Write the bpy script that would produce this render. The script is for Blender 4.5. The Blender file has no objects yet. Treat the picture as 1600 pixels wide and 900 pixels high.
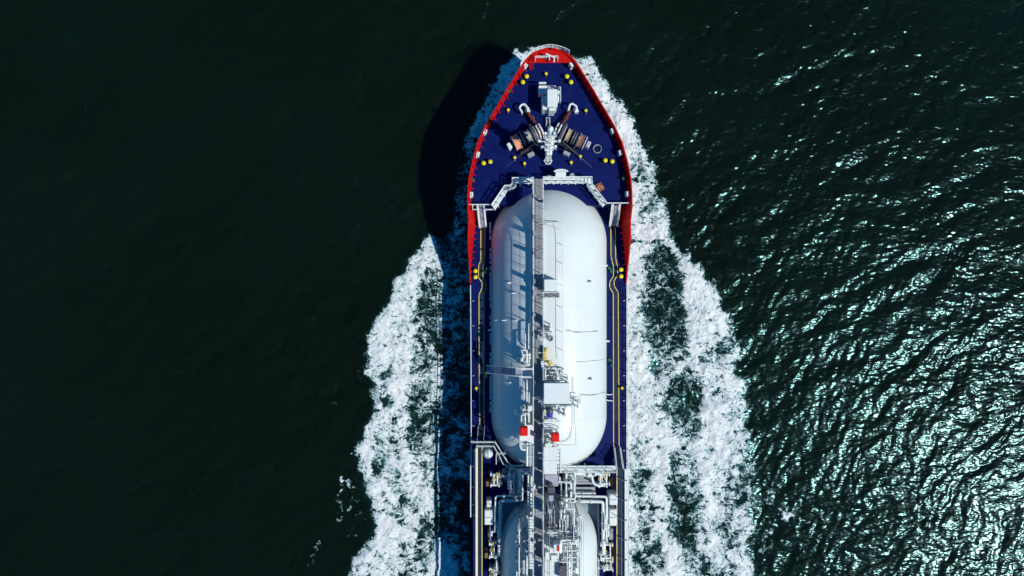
import bpy, math, random
import numpy as np
from mathutils import Vector, Matrix
random.seed(7); rng = np.random.default_rng(11)
R = math.radians
S = bpy.context.scene; COL = S.collection
# ------------------------------------------------------------------ camera
HC = 92.0; TH = 0.75                                   # height over the sea, tan(half field of view)
cam = bpy.data.cameras.new('camera'); co = bpy.data.objects.new('camera', cam); COL.objects.link(co)
co.location = (0, 0, HC); co.rotation_euler = (0, 0, 0)
cam.sensor_width = 36; cam.lens = 18 / TH; cam.clip_end = 20000; cam.clip_start = 0.5
S.camera = co
# ------------------------------------------------------------------ sky and sun
SUN_EL = 48.0; AZ = 25.0                               # sun stands to the right and a little below the ship in the picture
ch, sh = math.cos(R(SUN_EL)), math.sin(R(SUN_EL))
sd = Vector((math.cos(R(AZ)) * ch, -math.sin(R(AZ)) * ch, sh))
w = bpy.data.worlds.new('World'); S.world = w; w.use_nodes = True
nt = w.node_tree; nt.nodes.clear()
sky = nt.nodes.new('ShaderNodeTexSky'); sky.sky_type = 'NISHITA'; sky.sun_disc = False
sky.sun_elevation = R(SUN_EL); sky.sun_rotation = math.atan2(sd.x, sd.y)
sky.air_density = 1.0; sky.dust_density = 0.0; sky.ozone_density = 6.0
hs = nt.nodes.new('ShaderNodeHueSaturation'); hs.inputs['Saturation'].default_value = 1.7
bg = nt.nodes.new('ShaderNodeBackground'); bg.inputs[1].default_value = 0.085
wo = nt.nodes.new('ShaderNodeOutputWorld')
nt.links.new(sky.outputs[0], hs.inputs['Color']); nt.links.new(hs.outputs[0], bg.inputs[0]); nt.links.new(bg.outputs[0], wo.inputs[0])
sl = bpy.data.lights.new('sun', 'SUN'); sl.energy = 4.0; sl.angle = R(0.5); sl.color = (1.0, 0.985, 0.95)
so = bpy.data.objects.new('sun', sl); COL.objects.link(so)
so.rotation_euler = (-sd).to_track_quat('-Z', 'Y').to_euler(); so.location = sd * 200
S.view_settings.view_transform = 'Standard'; S.view_settings.look = 'None'
S.view_settings.exposure = 0.0; S.view_settings.gamma = 1.0
S.render.engine = 'CYCLES'
S.cycles.max_bounces = 6; S.cycles.transparent_max_bounces = 8
# ------------------------------------------------------------------ measures
def kk(z): return (HC - z) * TH / 800.0
def P(px, py, z): return Vector(((px - 800) * kk(z), (450 - py) * kk(z), z))
ZM, ZF, ZT = 5.2, 7.6, 8.9                             # main deck, forecastle deck, bulwark top
CX = 4.62
TR, TZ, TX = 7.5, 3.6, 4.7                             # cargo tank radius, axis height, axis x
ZC = 11.45                                              # catwalk floor
# ------------------------------------------------------------------ materials
def mat(name, col, rough=0.5, metal=0.0, var=0.12, vscale=1.5, bump=0.15, bscale=6.0, coat=0.0, spec=.5, dirt=None, dirt_amt=0.25, dirt_scale=0.7, bdist=0.01):
    m = bpy.data.materials.new(name); m.use_nodes = True; t = m.node_tree; N = t.nodes; L = t.links
    b = N['Principled BSDF']; b.inputs['Roughness'].default_value = rough; b.inputs['Metallic'].default_value = metal; b.inputs['Specular IOR Level'].default_value = spec
    b.inputs['Coat Weight'].default_value = coat; b.inputs['Coat Roughness'].default_value = 0.12
    tc = N.new('ShaderNodeTexCoord'); g = N.new('ShaderNodeNewGeometry')
    n = N.new('ShaderNodeTexNoise'); n.inputs['Scale'].default_value = vscale; n.inputs['Detail'].default_value = 6; n.inputs['Roughness'].default_value = 0.65
    L.new(g.outputs['Position'], n.inputs['Vector'])
    mr = N.new('ShaderNodeMapRange'); mr.inputs[1].default_value = 0.3; mr.inputs[2].default_value = 0.7
    mr.inputs[3].default_value = 1 - var; mr.inputs[4].default_value = 1 + var
    L.new(n.outputs[0], mr.inputs[0])
    mx = N.new('ShaderNodeVectorMath'); mx.operation = 'SCALE'; mx.inputs[0].default_value = col[:3]
    L.new(mr.outputs[0], mx.inputs['Scale']); out = mx.outputs[0]
    if dirt:
        d = N.new('ShaderNodeTexNoise'); d.inputs['Scale'].default_value = dirt_scale; d.inputs['Detail'].default_value = 9; d.inputs['Roughness'].default_value = 0.72
        L.new(g.outputs['Position'], d.inputs['Vector'])
        r2 = N.new('ShaderNodeMapRange'); r2.inputs[1].default_value = 0.55; r2.inputs[2].default_value = 0.72
        r2.inputs[3].default_value = 0; r2.inputs[4].default_value = dirt_amt; L.new(d.outputs[0], r2.inputs[0])
        mm = N.new('ShaderNodeMix'); mm.data_type = 'RGBA'; L.new(r2.outputs[0], mm.inputs[0]); L.new(out, mm.inputs[6]); mm.inputs[7].default_value = (*dirt, 1)
        out = mm.outputs[2]
    L.new(out, b.inputs['Base Color'])
    if bump:
        bn = N.new('ShaderNodeTexNoise'); bn.inputs['Scale'].default_value = bscale; bn.inputs['Detail'].default_value = 4
        L.new(g.outputs['Position'], bn.inputs['Vector'])
        bp = N.new('ShaderNodeBump'); bp.inputs['Strength'].default_value = bump; bp.inputs['Distance'].default_value = bdist
        L.new(bn.outputs[0], bp.inputs['Height']); L.new(bp.outputs[0], b.inputs['Normal'])
    return m
M = dict(
 white=mat('white_paint', (.74, .79, .745), .42, var=.05, dirt=(.42, .36, .28), dirt_amt=.35, dirt_scale=1.6),
 tank=mat('tank_paint', (.67, .715, .68), .4, var=.03, vscale=.4, bump=.25, bscale=.45, bdist=.04, coat=.14, spec=.35, dirt=(.6, .6, .56), dirt_amt=.25, dirt_scale=.35),
 grey=mat('grey_paint', (.30, .32, .34), .5, var=.15, dirt=(.2, .15, .1)),
 lilac=mat('grey_floor', (.36, .36, .44), .6, var=.15, vscale=3, dirt=(.2, .17, .15)),
 dgrey=mat('dark_grey_metal', (.07, .075, .085), .5, var=.25),
 grate=mat('grating_steel', (.23, .235, .24), .6, var=.25, vscale=5),
 deck=mat('navy_deck_paint', (.0003, .007, .085), .55, spec=.12, var=.28, vscale=.9, bump=.2, dirt=(.005, .012, .06), dirt_amt=.55, dirt_scale=.9),
 walk=mat('walkway_deck_paint', (.008, .026, .06), .6, spec=.2, var=.3, vscale=2, dirt=(.03, .04, .05)),
 pit=mat('grey_blue_deck', (.2, .27, .32), .55, var=.2, vscale=1, dirt=(.2, .2, .2)),
 red=mat('red_paint', (.53, .006, .004), .45, spec=.18, var=.1, vscale=2, dirt=(.25, .03, .01), dirt_amt=.4, dirt_scale=2),
 redbox=mat('red_cover', (.72, .01, .006), .6, spec=.2, var=.06),
 yellow=mat('yellow_paint', (.80, .70, .01), .45, spec=.2, var=.06, dirt=(.3, .2, .03)),
 line=mat('yellow_line_paint', (.70, .52, .11), .55, var=.2, vscale=3, dirt=(.05, .05, .05), dirt_amt=.6, dirt_scale=2.5),
 cream=mat('cream_pipe_paint', (.72, .68, .42), .45, var=.1),
 hull=mat('dark_hull_paint', (.003, .008, .07), .4, spec=.2, var=.2),
 green=mat('green_paint', (.015, .20, .04), .45),
 bluep=mat('blue_cover', (.01, .03, .55), .45),
 chain=mat('rusty_chain', (.16, .035, .02), .75, var=.4, vscale=6),
 brown=mat('brown_wood', (.20, .10, .06), .75, var=.35, vscale=4),
 orange=mat('orange_rope', (.72, .30, .14), .85, var=.25, vscale=8, bump=.6, bscale=20, bdist=.03),
 creamrope=mat('cream_rope', (.66, .62, .42), .85, var=.25, vscale=8, bump=.6, bscale=20, bdist=.03),
 yrope=mat('straw_rope', (.6, .45, .2), .85, var=.3, vscale=8, bump=.6, bscale=20, bdist=.03),
 black=mat('black_paint', (.018, .02, .028), .5, spec=.2, var=.2),
 drumg=mat('lilac_grey_drum', (.42, .40, .46), .5, var=.2),
 rustrope=mat('rust_rope', (.34, .13, .07), .85, var=.3, bump=.6, bscale=20, bdist=.03),
 ropeg=mat('grey_rope', (.25, .26, .30), .9, var=.2, bump=.5, bscale=20, bdist=.02),
)
# ------------------------------------------------------------------ mesh builder
ORG = {}
class MB:
    def __init__(s): s.v = []; s.f = []; s.sm = []
    def add(s, vs, fs, smooth=False):
        o = len(s.v); s.v += [tuple(v) for v in vs]; s.f += [tuple(i + o for i in f) for f in fs]; s.sm += [smooth] * len(fs); return s
    def box(s, c, d, rz=0.0, bev=0.0):
        hx, hy, hz = d[0] / 2, d[1] / 2, d[2] / 2; ca, sa = math.cos(rz), math.sin(rz); c = Vector(c)
        if bev <= 0: 
            vs = [(x, y, z) for z in (-hz, hz) for x, y in ((-hx, -hy), (hx, -hy), (hx, hy), (-hx, hy))]
            fs = [(3, 2, 1, 0), (4, 5, 6, 7)] + [(i, (i + 1) % 4, (i + 1) % 4 + 4, i + 4) for i in range(4)]
        else:
            b = min(bev, hx * .9, hy * .9, hz * .9)
            def ring(ax, ay, z): return [(-ax + b, -ay, z), (ax - b, -ay, z), (ax, -ay + b, z), (ax, ay - b, z), (ax - b, ay, z), (-ax + b, ay, z), (-ax, ay - b, z), (-ax, -ay + b, z)]
            vs = ring(hx, hy, -hz) + ring(hx, hy, hz - b) + [(x * (hx - b) / hx, y * (hy - b) / hy, hz) for x, y, _ in ring(hx, hy, 0)]
            fs = [tuple(range(7, -1, -1)), tuple(range(16, 24))]
            for r in (0, 8): fs += [(r + i, r + (i + 1) % 8, r + 8 + (i + 1) % 8, r + 8 + i) for i in range(8)]
        return s.add([(c.x + x * ca - y * sa, c.y + x * sa + y * ca, c.z + z) for x, y, z in vs], fs)
    def cyl(s, p0, p1, r, n=10, r1=None, cap=True):
        p0, p1 = Vector(p0), Vector(p1); d = (p1 - p0); 
        if d.length < 1e-6: return s
        q = d.normalized().to_track_quat('Z', 'Y'); r1 = r if r1 is None else r1
        vs = []
        for p, rr in ((p0, r), (p1, r1)):
            for i in range(n):
                a = 2 * math.pi * i / n; vs.append(p + q @ Vector((rr * math.cos(a), rr * math.sin(a), 0)))
        s.add(vs, [(i, (i + 1) % n, (i + 1) % n + n, i + n) for i in range(n)], True)
        if cap: s.add(vs, [tuple(range(n - 1, -1, -1)), tuple(range(n, 2 * n))])
        return s
    def tube(s, pts, r, n=7, bend=0.0):
        pts = [Vector(p) for p in pts]
        if bend > 0 and len(pts) > 2:
            q = [pts[0]]
            for a, b, c in zip(pts, pts[1:], pts[2:]):
                u = (a - b); v = (c - b); k = min(bend, u.length * .45, v.length * .45); u = b + u.normalized() * k; v = b + v.normalized() * k
                for t in (0, .25, .5, .75, 1): q.append(u * (1 - t) ** 2 + b * 2 * t * (1 - t) + v * t * t)
            q.append(pts[-1]); pts = q
        vs = []; m = len(pts)
        for i, p in enumerate(pts):
            d = (pts[min(i + 1, m - 1)] - pts[max(i - 1, 0)]); qn = d.normalized().to_track_quat('Z', 'Y')
            if abs(d.normalized().z) < .98:
                zx = d.normalized(); up = Vector((0, 0, 1)); sx = zx.cross(up).normalized(); up = sx.cross(zx)
            else: sx = Vector((1, 0, 0)); up = Vector((0, 1, 0))
            for j in range(n): a = 2 * math.pi * j / n; vs.append(p + sx * (r * math.cos(a)) + up * (r * math.sin(a)))
        fs = [(i * n + j, i * n + (j + 1) % n, (i + 1) * n + (j + 1) % n, (i + 1) * n + j) for i in range(m - 1) for j in range(n)]
        s.add(vs, fs, True); s.add(vs[:n], [tuple(range(n - 1, -1, -1))]); s.add(vs[-n:], [tuple(range(n))]); return s
    def torus(s, c, R0, r, n=24, m=7, ax=(0, 0, 1)):
        q = Vector(ax).to_track_quat('Z', 'Y'); c = Vector(c); vs = []
        for i in range(n):
            a = 2 * math.pi * i / n
            for j in range(m):
                b = 2 * math.pi * j / m; vs.append(c + q @ Vector(((R0 + r * math.cos(b)) * math.cos(a), (R0 + r * math.cos(b)) * math.sin(a), r * math.sin(b))))
        return s.add(vs, [(i * m + j, ((i + 1) % n) * m + j, ((i + 1) % n) * m + (j + 1) % m, i * m + (j + 1) % m) for i in range(n) for j in range(m)], True)
    def lathe(s, c, prof, n=20, ax=(0, 0, 1)):           # prof: (radius, height)
        q = Vector(ax).to_track_quat('Z', 'Y'); c = Vector(c); vs = []
        for r, h in prof:
            for i in range(n): a = 2 * math.pi * i / n; vs.append(c + q @ Vector((r * math.cos(a), r * math.sin(a), h)))
        return s.add(vs, [(k * n + i, k * n + (i + 1) % n, (k + 1) * n + (i + 1) % n, (k + 1) * n + i) for k in range(len(prof) - 1) for i in range(n)], True)
    def prism(s, poly, z0, z1):
        n = len(poly)
        return s.add([(p[0], p[1], z0) for p in poly] + [(p[0], p[1], z1) for p in poly], [tuple(range(n - 1, -1, -1)), tuple(range(n, 2 * n))] + [(i, (i + 1) % n, (i + 1) % n + n, i + n) for i in range(n)])
    def build(s, name, m, parent=None, label=None, kind=None, origin=None):
        a = np.array(s.v)
        o = Vector(origin) if origin is not None else Vector(((a[:, 0].min() + a[:, 0].max()) / 2, (a[:, 1].min() + a[:, 1].max()) / 2, a[:, 2].min()))
        me = bpy.data.meshes.new(name); me.from_pydata((a - np.array(o)).tolist(), [], s.f); me.materials.append(M[m] if isinstance(m, str) else m)
        me.polygons.foreach_set('use_smooth', s.sm); me.update()
        ob = bpy.data.objects.new(name, me); COL.objects.link(ob); put(ob, o, parent)
        if label: ob['label'] = label
        if kind: ob['kind'] = kind
        return ob
def put(ob, o, parent):
    ORG[ob.name] = Vector(o)
    if parent is not None: ob.parent = parent; ob.location = Vector(o) - ORG[parent.name]
    else: ob.location = o
def thing(name, loc, label, cat, group=None):
    o = bpy.data.objects.new(name, None); COL.objects.link(o); put(o, Vector(loc), None); o['label'] = label; o['category'] = cat
    if group: o['group'] = group
    return o
def copyto(src, loc, parent, rz=0, label=None):           # a part and its sub-parts, sharing mesh data
    c = src.copy(); COL.objects.link(c); c.rotation_euler.z = rz; put(c, Vector(loc), parent)
    if label: c['label'] = label
    elif 'label' in c: del c['label']
    for k in src.children:
        d = k.copy(); COL.objects.link(d); d.parent = c; d.location = k.location
    return c
def rail(mb, pts, h=1.05, sp=1.6, r=.035, mids=(.5,), posts=True):
    pts = [Vector(p) for p in pts]
    mb.tube([p + Vector((0, 0, h)) for p in pts], r, 6)
    for m_ in mids: mb.tube([p + Vector((0, 0, h * m_)) for p in pts], r * .65, 5)
    if posts:
        for a, b in zip(pts, pts[1:]):
            n = max(1, round((b - a).length / sp))
            for i in range(n + (b is pts[-1] or b == pts[-1])):
                p = a.lerp(b, i / n); mb.cyl(p, p + Vector((0, 0, h)), r, 6)
    return mb
def px_box(mb, x0, y0, x1, y1, z0, z1, bev=.04):
    a = P(x0, y0, z1); b = P(x1, y1, z1)
    return mb.box(((a.x + b.x) / 2, (a.y + b.y) / 2, (z0 + z1) / 2), (abs(b.x - a.x), abs(a.y - b.y), z1 - z0), 0, bev)
def rbox(mb, c, d, q, n=None):                            # box with any rotation (3x3)
    o = len(mb.v); mb.box((0, 0, 0), d); 
    for i in range(o, len(mb.v)): mb.v[i] = tuple(Vector(c) + q @ Vector(mb.v[i]))
    return mb
def ntab(seed): return np.random.default_rng(seed).random((256, 256))
TAB = {}
def vnoise(x, y, seed=0):
    T = TAB.setdefault(seed, ntab(seed)); xi = np.floor(x).astype(int); yi = np.floor(y).astype(int); fx = x - xi; fy = y - yi
    fx = fx * fx * (3 - 2 * fx); fy = fy * fy * (3 - 2 * fy); g = lambda a, b: T[a & 255, b & 255]
    return (g(xi, yi) * (1 - fx) + g(xi + 1, yi) * fx) * (1 - fy) + (g(xi, yi + 1) * (1 - fx) + g(xi + 1, yi + 1) * fx) * fy
def fbm(x, y, o=4, seed=0, gain=.5):
    s_ = 0; a = 1; t = 0
    for k in range(o): s_ = s_ + a * vnoise(x * 2 ** k + 17 * k, y * 2 ** k + 31 * k, seed + k); t += a; a *= gain
    return s_ / t
# ================================================================== THE SEA
def axis(lo, hi, st, far):
    a = list(np.arange(lo, hi + st / 2, st)); d = st; x = a[-1]; up = []
    while x < far: d *= 1.22; x += d; up.append(x)
    d = st; x = a[0]; dn = []
    while x > -far: d *= 1.22; x -= d; dn.append(x)
    return np.array(dn[::-1] + a + up)
GX = axis(-72, 74, .155, 6000); GY = axis(-43, 42, .155, 6000)
XX, YY = np.meshgrid(GX, GY)
K0 = kk(0)
PX = XX / K0 + 800; PY = 450 - YY / K0
# --- waves
fade = np.clip(1.6 - np.maximum(np.abs(XX) / 90, np.abs(YY) / 60), 0, 1)
ZZ = np.zeros_like(XX)
wx, wy = XX + 2.2 * (fbm(XX / 9, YY / 9, 3, 40) - .5) * 2, YY + 2.2 * (fbm(XX / 9, YY / 9, 3, 50) - .5) * 2
pd = math.atan2(-.80, .60)
for lam0, n, slope, spread in ((9, 5, .036, .4), (5, 10, .058, .45), (2.7, 14, .060, .6), (1.6, 16, .054, .8), (.9, 18, .046, 1.0)):
    acc = np.zeros_like(XX)
    for i in range(n):
        lam = lam0 * rng.uniform(.72, 1.35); th = pd + rng.normal(0, spread); k_ = 2 * math.pi / lam
        ph = k_ * (wx * math.cos(th) + wy * math.sin(th)) + rng.uniform(0, 6.28)
        sn = np.sin(ph); acc += (sn + .22 * np.cos(2 * ph)) / k_ * slope * math.sqrt(2 / n) * rng.uniform(.6, 1.3)
    md = .45 + 1.1 * fbm(XX / (lam0 * 2.3), YY / (lam0 * 2.3), 3, 60 + int(lam0 * 3))
    ZZ += acc * md * (fade if lam0 < 8 else 1) 
# --- foam coverage, drawn as a map of the sea around the hull (1 cell = 2 units)
GW, GH = 800, 620
gx, gy = np.meshgrid(np.arange(GW) * 2.0 + 1, np.arange(GH) * 2.0 + 1)
qx = gx + 13 * (fbm(gx / 13, gy / 13, 3, 70) - .5) * 2 + 8 * (fbm(gx / 4.5, gy / 4.5, 2, 75) - .5) * 2
qy = gy + 13 * (fbm(gx / 13, gy / 13, 3, 80) - .5) * 2 + 8 * (fbm(gx / 4.5, gy / 4.5, 2, 85) - .5) * 2
def inpoly(poly, x, y):
    r = np.zeros(x.shape, bool); n = len(poly)
    for i in range(n):
        (x0, y0), (x1, y1) = poly[i], poly[(i + 1) % n]
        if y0 == y1: continue
        r ^= ((y0 > y) != (y1 > y)) & (x < (x1 - x0) * (y - y0) / (y1 - y0) + x0)
    return r
def blur(a, s_):
    F = np.fft.rfft2(np.pad(a, 20, mode='edge')); fy = np.fft.fftfreq(a.shape[0] + 40)[:, None]; fx = np.fft.rfftfreq(a.shape[1] + 40)[None]
    return np.fft.irfft2(F * np.exp(-2 * (math.pi * s_) ** 2 * (fx ** 2 + fy ** 2)), s=(a.shape[0] + 40, a.shape[1] + 40))[20:-20, 20:-20]
cov = np.zeros((GH, GW))
def paint(poly, v, soft=1.5, warp=True, op='mix'):
    global cov
    m_ = blur(inpoly(poly, qx if warp else gx, qy if warp else gy).astype(float), soft / 2)
    cov = cov * (1 - m_) + v * m_
# port side (left in the picture)
paint([(850, 66), (815, 78), (795, 88), (775, 115), (758, 145), (744, 172), (735, 200), (722, 235), (712, 290), (704, 345), (690, 372), (684, 420), (688, 620), (672, 640), (668, 800), (690, 860), (700, 1240), (860, 1240), (860, 70)], .60, 4)
paint([(850, 66), (818, 78), (796, 90), (775, 117), (760, 147), (745, 174), (738, 200), (745, 225), (790, 200), (850, 100)], .84, 2.5)
paint([(738, 195), (722, 240), (712, 300), (704, 345), (735, 345), (735, 230)], .55, 4)
paint([(686, 366), (655, 383), (640, 403), (619, 430), (606, 455), (592, 490), (580, 520), (574, 550), (569, 580), (583, 603), (585, 640), (564, 680), (558, 705), (560, 735), (574, 762), (577, 800), (583, 830), (566, 862), (546, 884), (520, 960), (480, 1240), (760, 1240), (720, 900), (700, 850), (672, 800), (672, 640), (690, 615), (692, 440), (688, 400)], .93, 4.5)
for pl, v in (([(690, 415), (664, 432), (658, 460), (650, 488), (662, 512), (690, 520)], .50), ([(690, 520), (668, 512), (672, 545), (690, 565)], .42), ([(662, 535), (648, 550), (645, 585), (660, 590), (675, 560)], .38),
              ([(652, 600), (641, 625), (640, 700), (652, 720), (662, 700), (663, 610)], .42), ([(672, 715), (655, 728), (652, 775), (668, 780)], .55), ([(664, 795), (650, 810), (655, 830), (690, 850), (686, 812)], .50),
              ([(575, 570), (590, 590), (600, 560), (590, 540)], .62), ([(582, 600), (592, 650), (600, 640), (596, 600)], .62), ([(570, 700), (600, 730), (610, 700)], .72), ([(575, 740), (592, 770), (588, 800), (600, 780)], .66), ([(640, 850), (652, 900), (670, 890), (660, 850)], .66), ([(620, 700), (600, 760), (640, 860), (655, 780)], .80),
              ([(560, 870), (600, 950), (720, 1000), (690, 900), (620, 840)], .78)): paint(pl, v, 5)
# starboard side (right in the picture)
paint([(860, 68), (885, 74), (905, 88), (925, 92), (932, 110), (950, 120), (957, 143), (967, 148), (973, 165), (985, 180), (993, 200), (1003, 215), (1012, 236), (1018, 258), (1026, 280), (1030, 305), (1044, 338), (1040, 350), (1056, 376), (1082, 404), (1098, 416), (1116, 444), (1128, 476), (1140, 500), (1146, 520), (1154, 545), (1150, 580), (1168, 602), (1158, 628), (1164, 652), (1170, 690), (1178, 736), (1174, 800), (1164, 850), (1174, 872), (1176, 960), (1200, 1240), (940, 1240), (940, 300), (880, 100)], .95, 4)
for pl, v in (([(990, 215), (1010, 240), (1030, 300), (1035, 330), (1000, 325), (985, 290), (984, 235)], .70), ([(1005, 325), (1020, 322), (1044, 338), (1030, 352)], .55),
              ([(1030, 378), (1018, 400), (1010, 425), (1004, 460), (1004, 500), (1040, 505), (1066, 490), (1066, 450), (1062, 405)], .42), ([(1030, 408), (1046, 412), (1046, 428), (1028, 432)], .85), ([(1022, 500), (1020, 570), (1036, 580), (1060, 560), (1078, 560), (1070, 520), (1060, 498)], .5),
              ([(1048, 540), (1062, 545), (1060, 560), (1046, 556)], .85), ([(1040, 590), (1060, 640), (1085, 640), (1090, 600), (1070, 580)], .62), ([(1050, 612), (1054, 672), (1096, 676), (1088, 620)], .46), ([(1046, 700), (1050, 760), (1090, 752), (1092, 712)], .50), ([(1058, 765), (1070, 835), (1084, 830), (1094, 775)], .52),
              ([(1108, 520), (1098, 560), (1120, 580), (1150, 540), (1140, 505)], .70), ([(1120, 600), (1140, 660), (1166, 650), (1150, 600)], .74), ([(1130, 680), (1100, 760), (1130, 860), (1172, 840), (1174, 720)], .74), ([(990, 640), (982, 760), (1008, 900), (1040, 880), (1010, 740)], .70),
              ([(1080, 850), (1060, 900), (1100, 960), (1140, 900)], .62), ([(984, 480), (984, 620), (994, 620), (994, 480)], .76), ([(1166, 690), (1150, 760), (1176, 830), (1182, 740)], .66)): paint(pl, v, 5)
rp = random.Random(3)
for k in range(64):
    if k % 2: x, y = rp.uniform(995, 1160), rp.uniform(430, 960); a = rp.uniform(.5, 1.3)
    else: x, y = rp.uniform(578, 690), rp.uniform(560, 960); a = -rp.uniform(.5, 1.3)
    if y < 640 and k % 2 and x > 1075: continue
    l, w_ = rp.uniform(8, 26), rp.uniform(3, 8); dx, dy = math.cos(a), -math.sin(a)
    paint([(x - dx * l, y - dy * l), (x - dy * w_, y + dx * w_), (x + dx * l, y + dy * l), (x + dy * w_, y - dx * w_)], rp.uniform(.42, .66), 3)
for pl, v in (([(1030, 372), (1014, 400), (1004, 440), (1002, 500), (1012, 580), (1030, 600), (1050, 570), (1060, 520), (1066, 480), (1060, 430), (1048, 395)], .50), ([(1040, 590), (1046, 660), (1062, 690), (1094, 690), (1098, 640), (1080, 590)], .52), ([(1048, 700), (1046, 800), (1062, 880), (1084, 880), (1094, 780), (1090, 710)], .56), ([(664, 425), (648, 470), (646, 600), (636, 700), (650, 730), (668, 700), (676, 600), (668, 500), (690, 470)], .54),
              ([(985, 250), (1000, 250), (1014, 300), (1010, 330), (988, 335)], .72), ([(650, 740), (644, 900), (668, 900), (672, 740)], .62)): paint(pl, v, 6)
# stray curls of foam away from the wake
def curl(pts, wd, v):
    global cov
    for (x0, y0), (x1, y1) in zip(pts, pts[1:]):
        dx, dy = x1 - x0, y1 - y0; t = np.clip(((qx - x0) * dx + (qy - y0) * dy) / (dx * dx + dy * dy), 0, 1)
        d = np.hypot(qx - x0 - t * dx, qy - y0 - t * dy); cov = np.maximum(cov, v * np.exp(-(d / wd) ** 2))
curl([(1229, 798), (1232, 806)], 8, .9); curl([(1199, 768), (1212, 788), (1228, 800)], 4, .62); curl([(1205, 830), (1195, 855), (1190, 868)], 5, .5); curl([(1236, 820), (1250, 845), (1252, 866)], 4, .55)
curl([(543, 745), (530, 775), (528, 800)], 4, .52); curl([(545, 750), (556, 775), (540, 800), (526, 815)], 4, .46); curl([(560, 800), (563, 825), (545, 842)], 4, .5); curl([(492, 845), (490, 870), (486, 890)], 4, .5); curl([(530, 605), (520, 630), (505, 648)], 2.5, .42); curl([(556, 690), (551, 715)], 3, .5); curl([(565, 575), (560, 600)], 3, .6)
curl([(372, 795), (382, 802)], 4, .38); curl([(1015, 120), (1020, 125)], 3, .3)
cov += (.22 + .38 * np.clip((gy - 480) / 350, 0, 1)) * (.6 * (fbm(gx / 30, gy / 55, 3, 90) - .5) + .4 * (fbm(gx / 9, gy / 14, 3, 96) - .5)) * 2 * np.clip(cov * 2, 0, 1) * np.where(cov > .3, 1, 0)
cov = np.clip(cov, 0, 1)
wide = blur(cov, 5)
def samp(A, px, py):
    u = np.clip(px / 2 - .5, 0, GW - 1.001); v = np.clip(py / 2 - .5, 0, GH - 1.001); a = u.astype(int); b = v.astype(int); fu = u - a; fv = v - b
    r = (A[b, a] * (1 - fu) + A[b, a + 1] * fu) * (1 - fv) + (A[b + 1, a] * (1 - fu) + A[b + 1, a + 1] * fu) * fv
    return np.where((px > 4) & (px < 1596) & (py > 4) & (py < 1234), r, 0)
CV = samp(cov, PX, PY); WD = samp(wide, PX, PY)
# the foam heaves up in a ridge and calms the small waves
lump = fbm(XX / 1.1, YY / 1.1, 4, 100, .6); ridge = fbm(XX / 4, YY / 4, 2, 110)
ZW = ZZ * (1 - .3 * WD) + WD ** 1.5 * (.35 * ridge + .1)
ZFm = ZW + np.maximum(CV * (.6 * (lump - .38)) * np.clip(CV * 1.4, 0, 1), 0) + .03
def sheet(name, XX, YY, Z, attrs, keep=None):
    h, w_ = XX.shape; vid = np.arange(h * w_).reshape(h, w_)
    F = np.stack([vid[:-1, :-1], vid[:-1, 1:], vid[1:, 1:], vid[1:, :-1]], -1).reshape(-1, 4)
    V = np.stack([XX, YY, Z], -1).reshape(-1, 3)
    if keep is not None:
        F = F[keep.reshape(-1)]; used = np.unique(F); mp = np.zeros(h * w_, int); mp[used] = np.arange(len(used)); F = mp[F]; V = V[used]
    else: used = slice(None)
    me = bpy.data.meshes.new(name); me.vertices.add(len(V)); me.vertices.foreach_set('co', V.astype(np.float32).ravel())
    me.loops.add(F.size); me.loops.foreach_set('vertex_index', F.astype(np.int32).ravel())
    me.polygons.add(len(F)); me.polygons.foreach_set('loop_start', np.arange(0, F.size, 4, dtype=np.int32)); me.polygons.foreach_set('loop_total', np.full(len(F), 4, np.int32))
    me.update(calc_edges=True); me.polygons.foreach_set('use_smooth', np.ones(len(F), bool))
    for nm, A in attrs.items():
        at = me.attributes.new(nm, 'FLOAT', 'POINT'); at.data.foreach_set('value', A.reshape(-1)[used].astype(np.float32))
    ob = bpy.data.objects.new(name, me); COL.objects.link(ob); return ob
def attr(N, nm):
    a = N.new('ShaderNodeAttribute'); a.attribute_name = nm; return a.outputs['Fac']
def math_(N, L, op, a, b=None, c=None, clamp=False):
    n = N.new('ShaderNodeMath'); n.operation = op; n.use_clamp = clamp
    for i, x in enumerate((a, b, c)):
        if x is None: continue
        if hasattr(x, 'is_output'): L.new(x, n.inputs[i])
        else: n.inputs[i].default_value = x
    return n.outputs[0]
def noise(N, L, vec, sc, det=4, ro=.6, dist=0):
    n = N.new('ShaderNodeTexNoise'); n.inputs['Scale'].default_value = sc; n.inputs['Detail'].default_value = det; n.inputs['Roughness'].default_value = ro; n.inputs['Distortion'].default_value = dist
    L.new(vec, n.inputs['Vector']); return n.outputs[0]
def mapping(N, L, vec, rz=0, sc=(1, 1, 1)):
    m_ = N.new('ShaderNodeMapping'); m_.inputs['Rotation'].default_value = (0, 0, rz); m_.inputs['Scale'].default_value = sc; L.new(vec, m_.inputs['Vector']); return m_.outputs[0]
def ramp(N, L, x, lo, hi, a=0., b=1.):
    m_ = N.new('ShaderNodeMapRange'); m_.interpolation_type = 'SMOOTHSTEP'; L.new(x, m_.inputs[0])
    for i, q in enumerate((lo, hi, a, b)): m_.inputs[1 + i].default_value = q
    return m_.outputs[0]
wm = bpy.data.materials.new('sea_water'); wm.use_nodes = True; N = wm.node_tree.nodes; L = wm.node_tree.links; b = N['Principled BSDF']
g = N.new('ShaderNodeNewGeometry').outputs['Position']
big = noise(N, L, g, .035, 3, .5)
cm = N.new('ShaderNodeMix'); cm.data_type = 'RGBA'; L.new(ramp(N, L, big, .35, .65), cm.inputs[0]); cm.inputs[6].default_value = (.0034, .0078, .0028, 1); cm.inputs[7].default_value = (.0036, .0098, .0048, 1)
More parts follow.
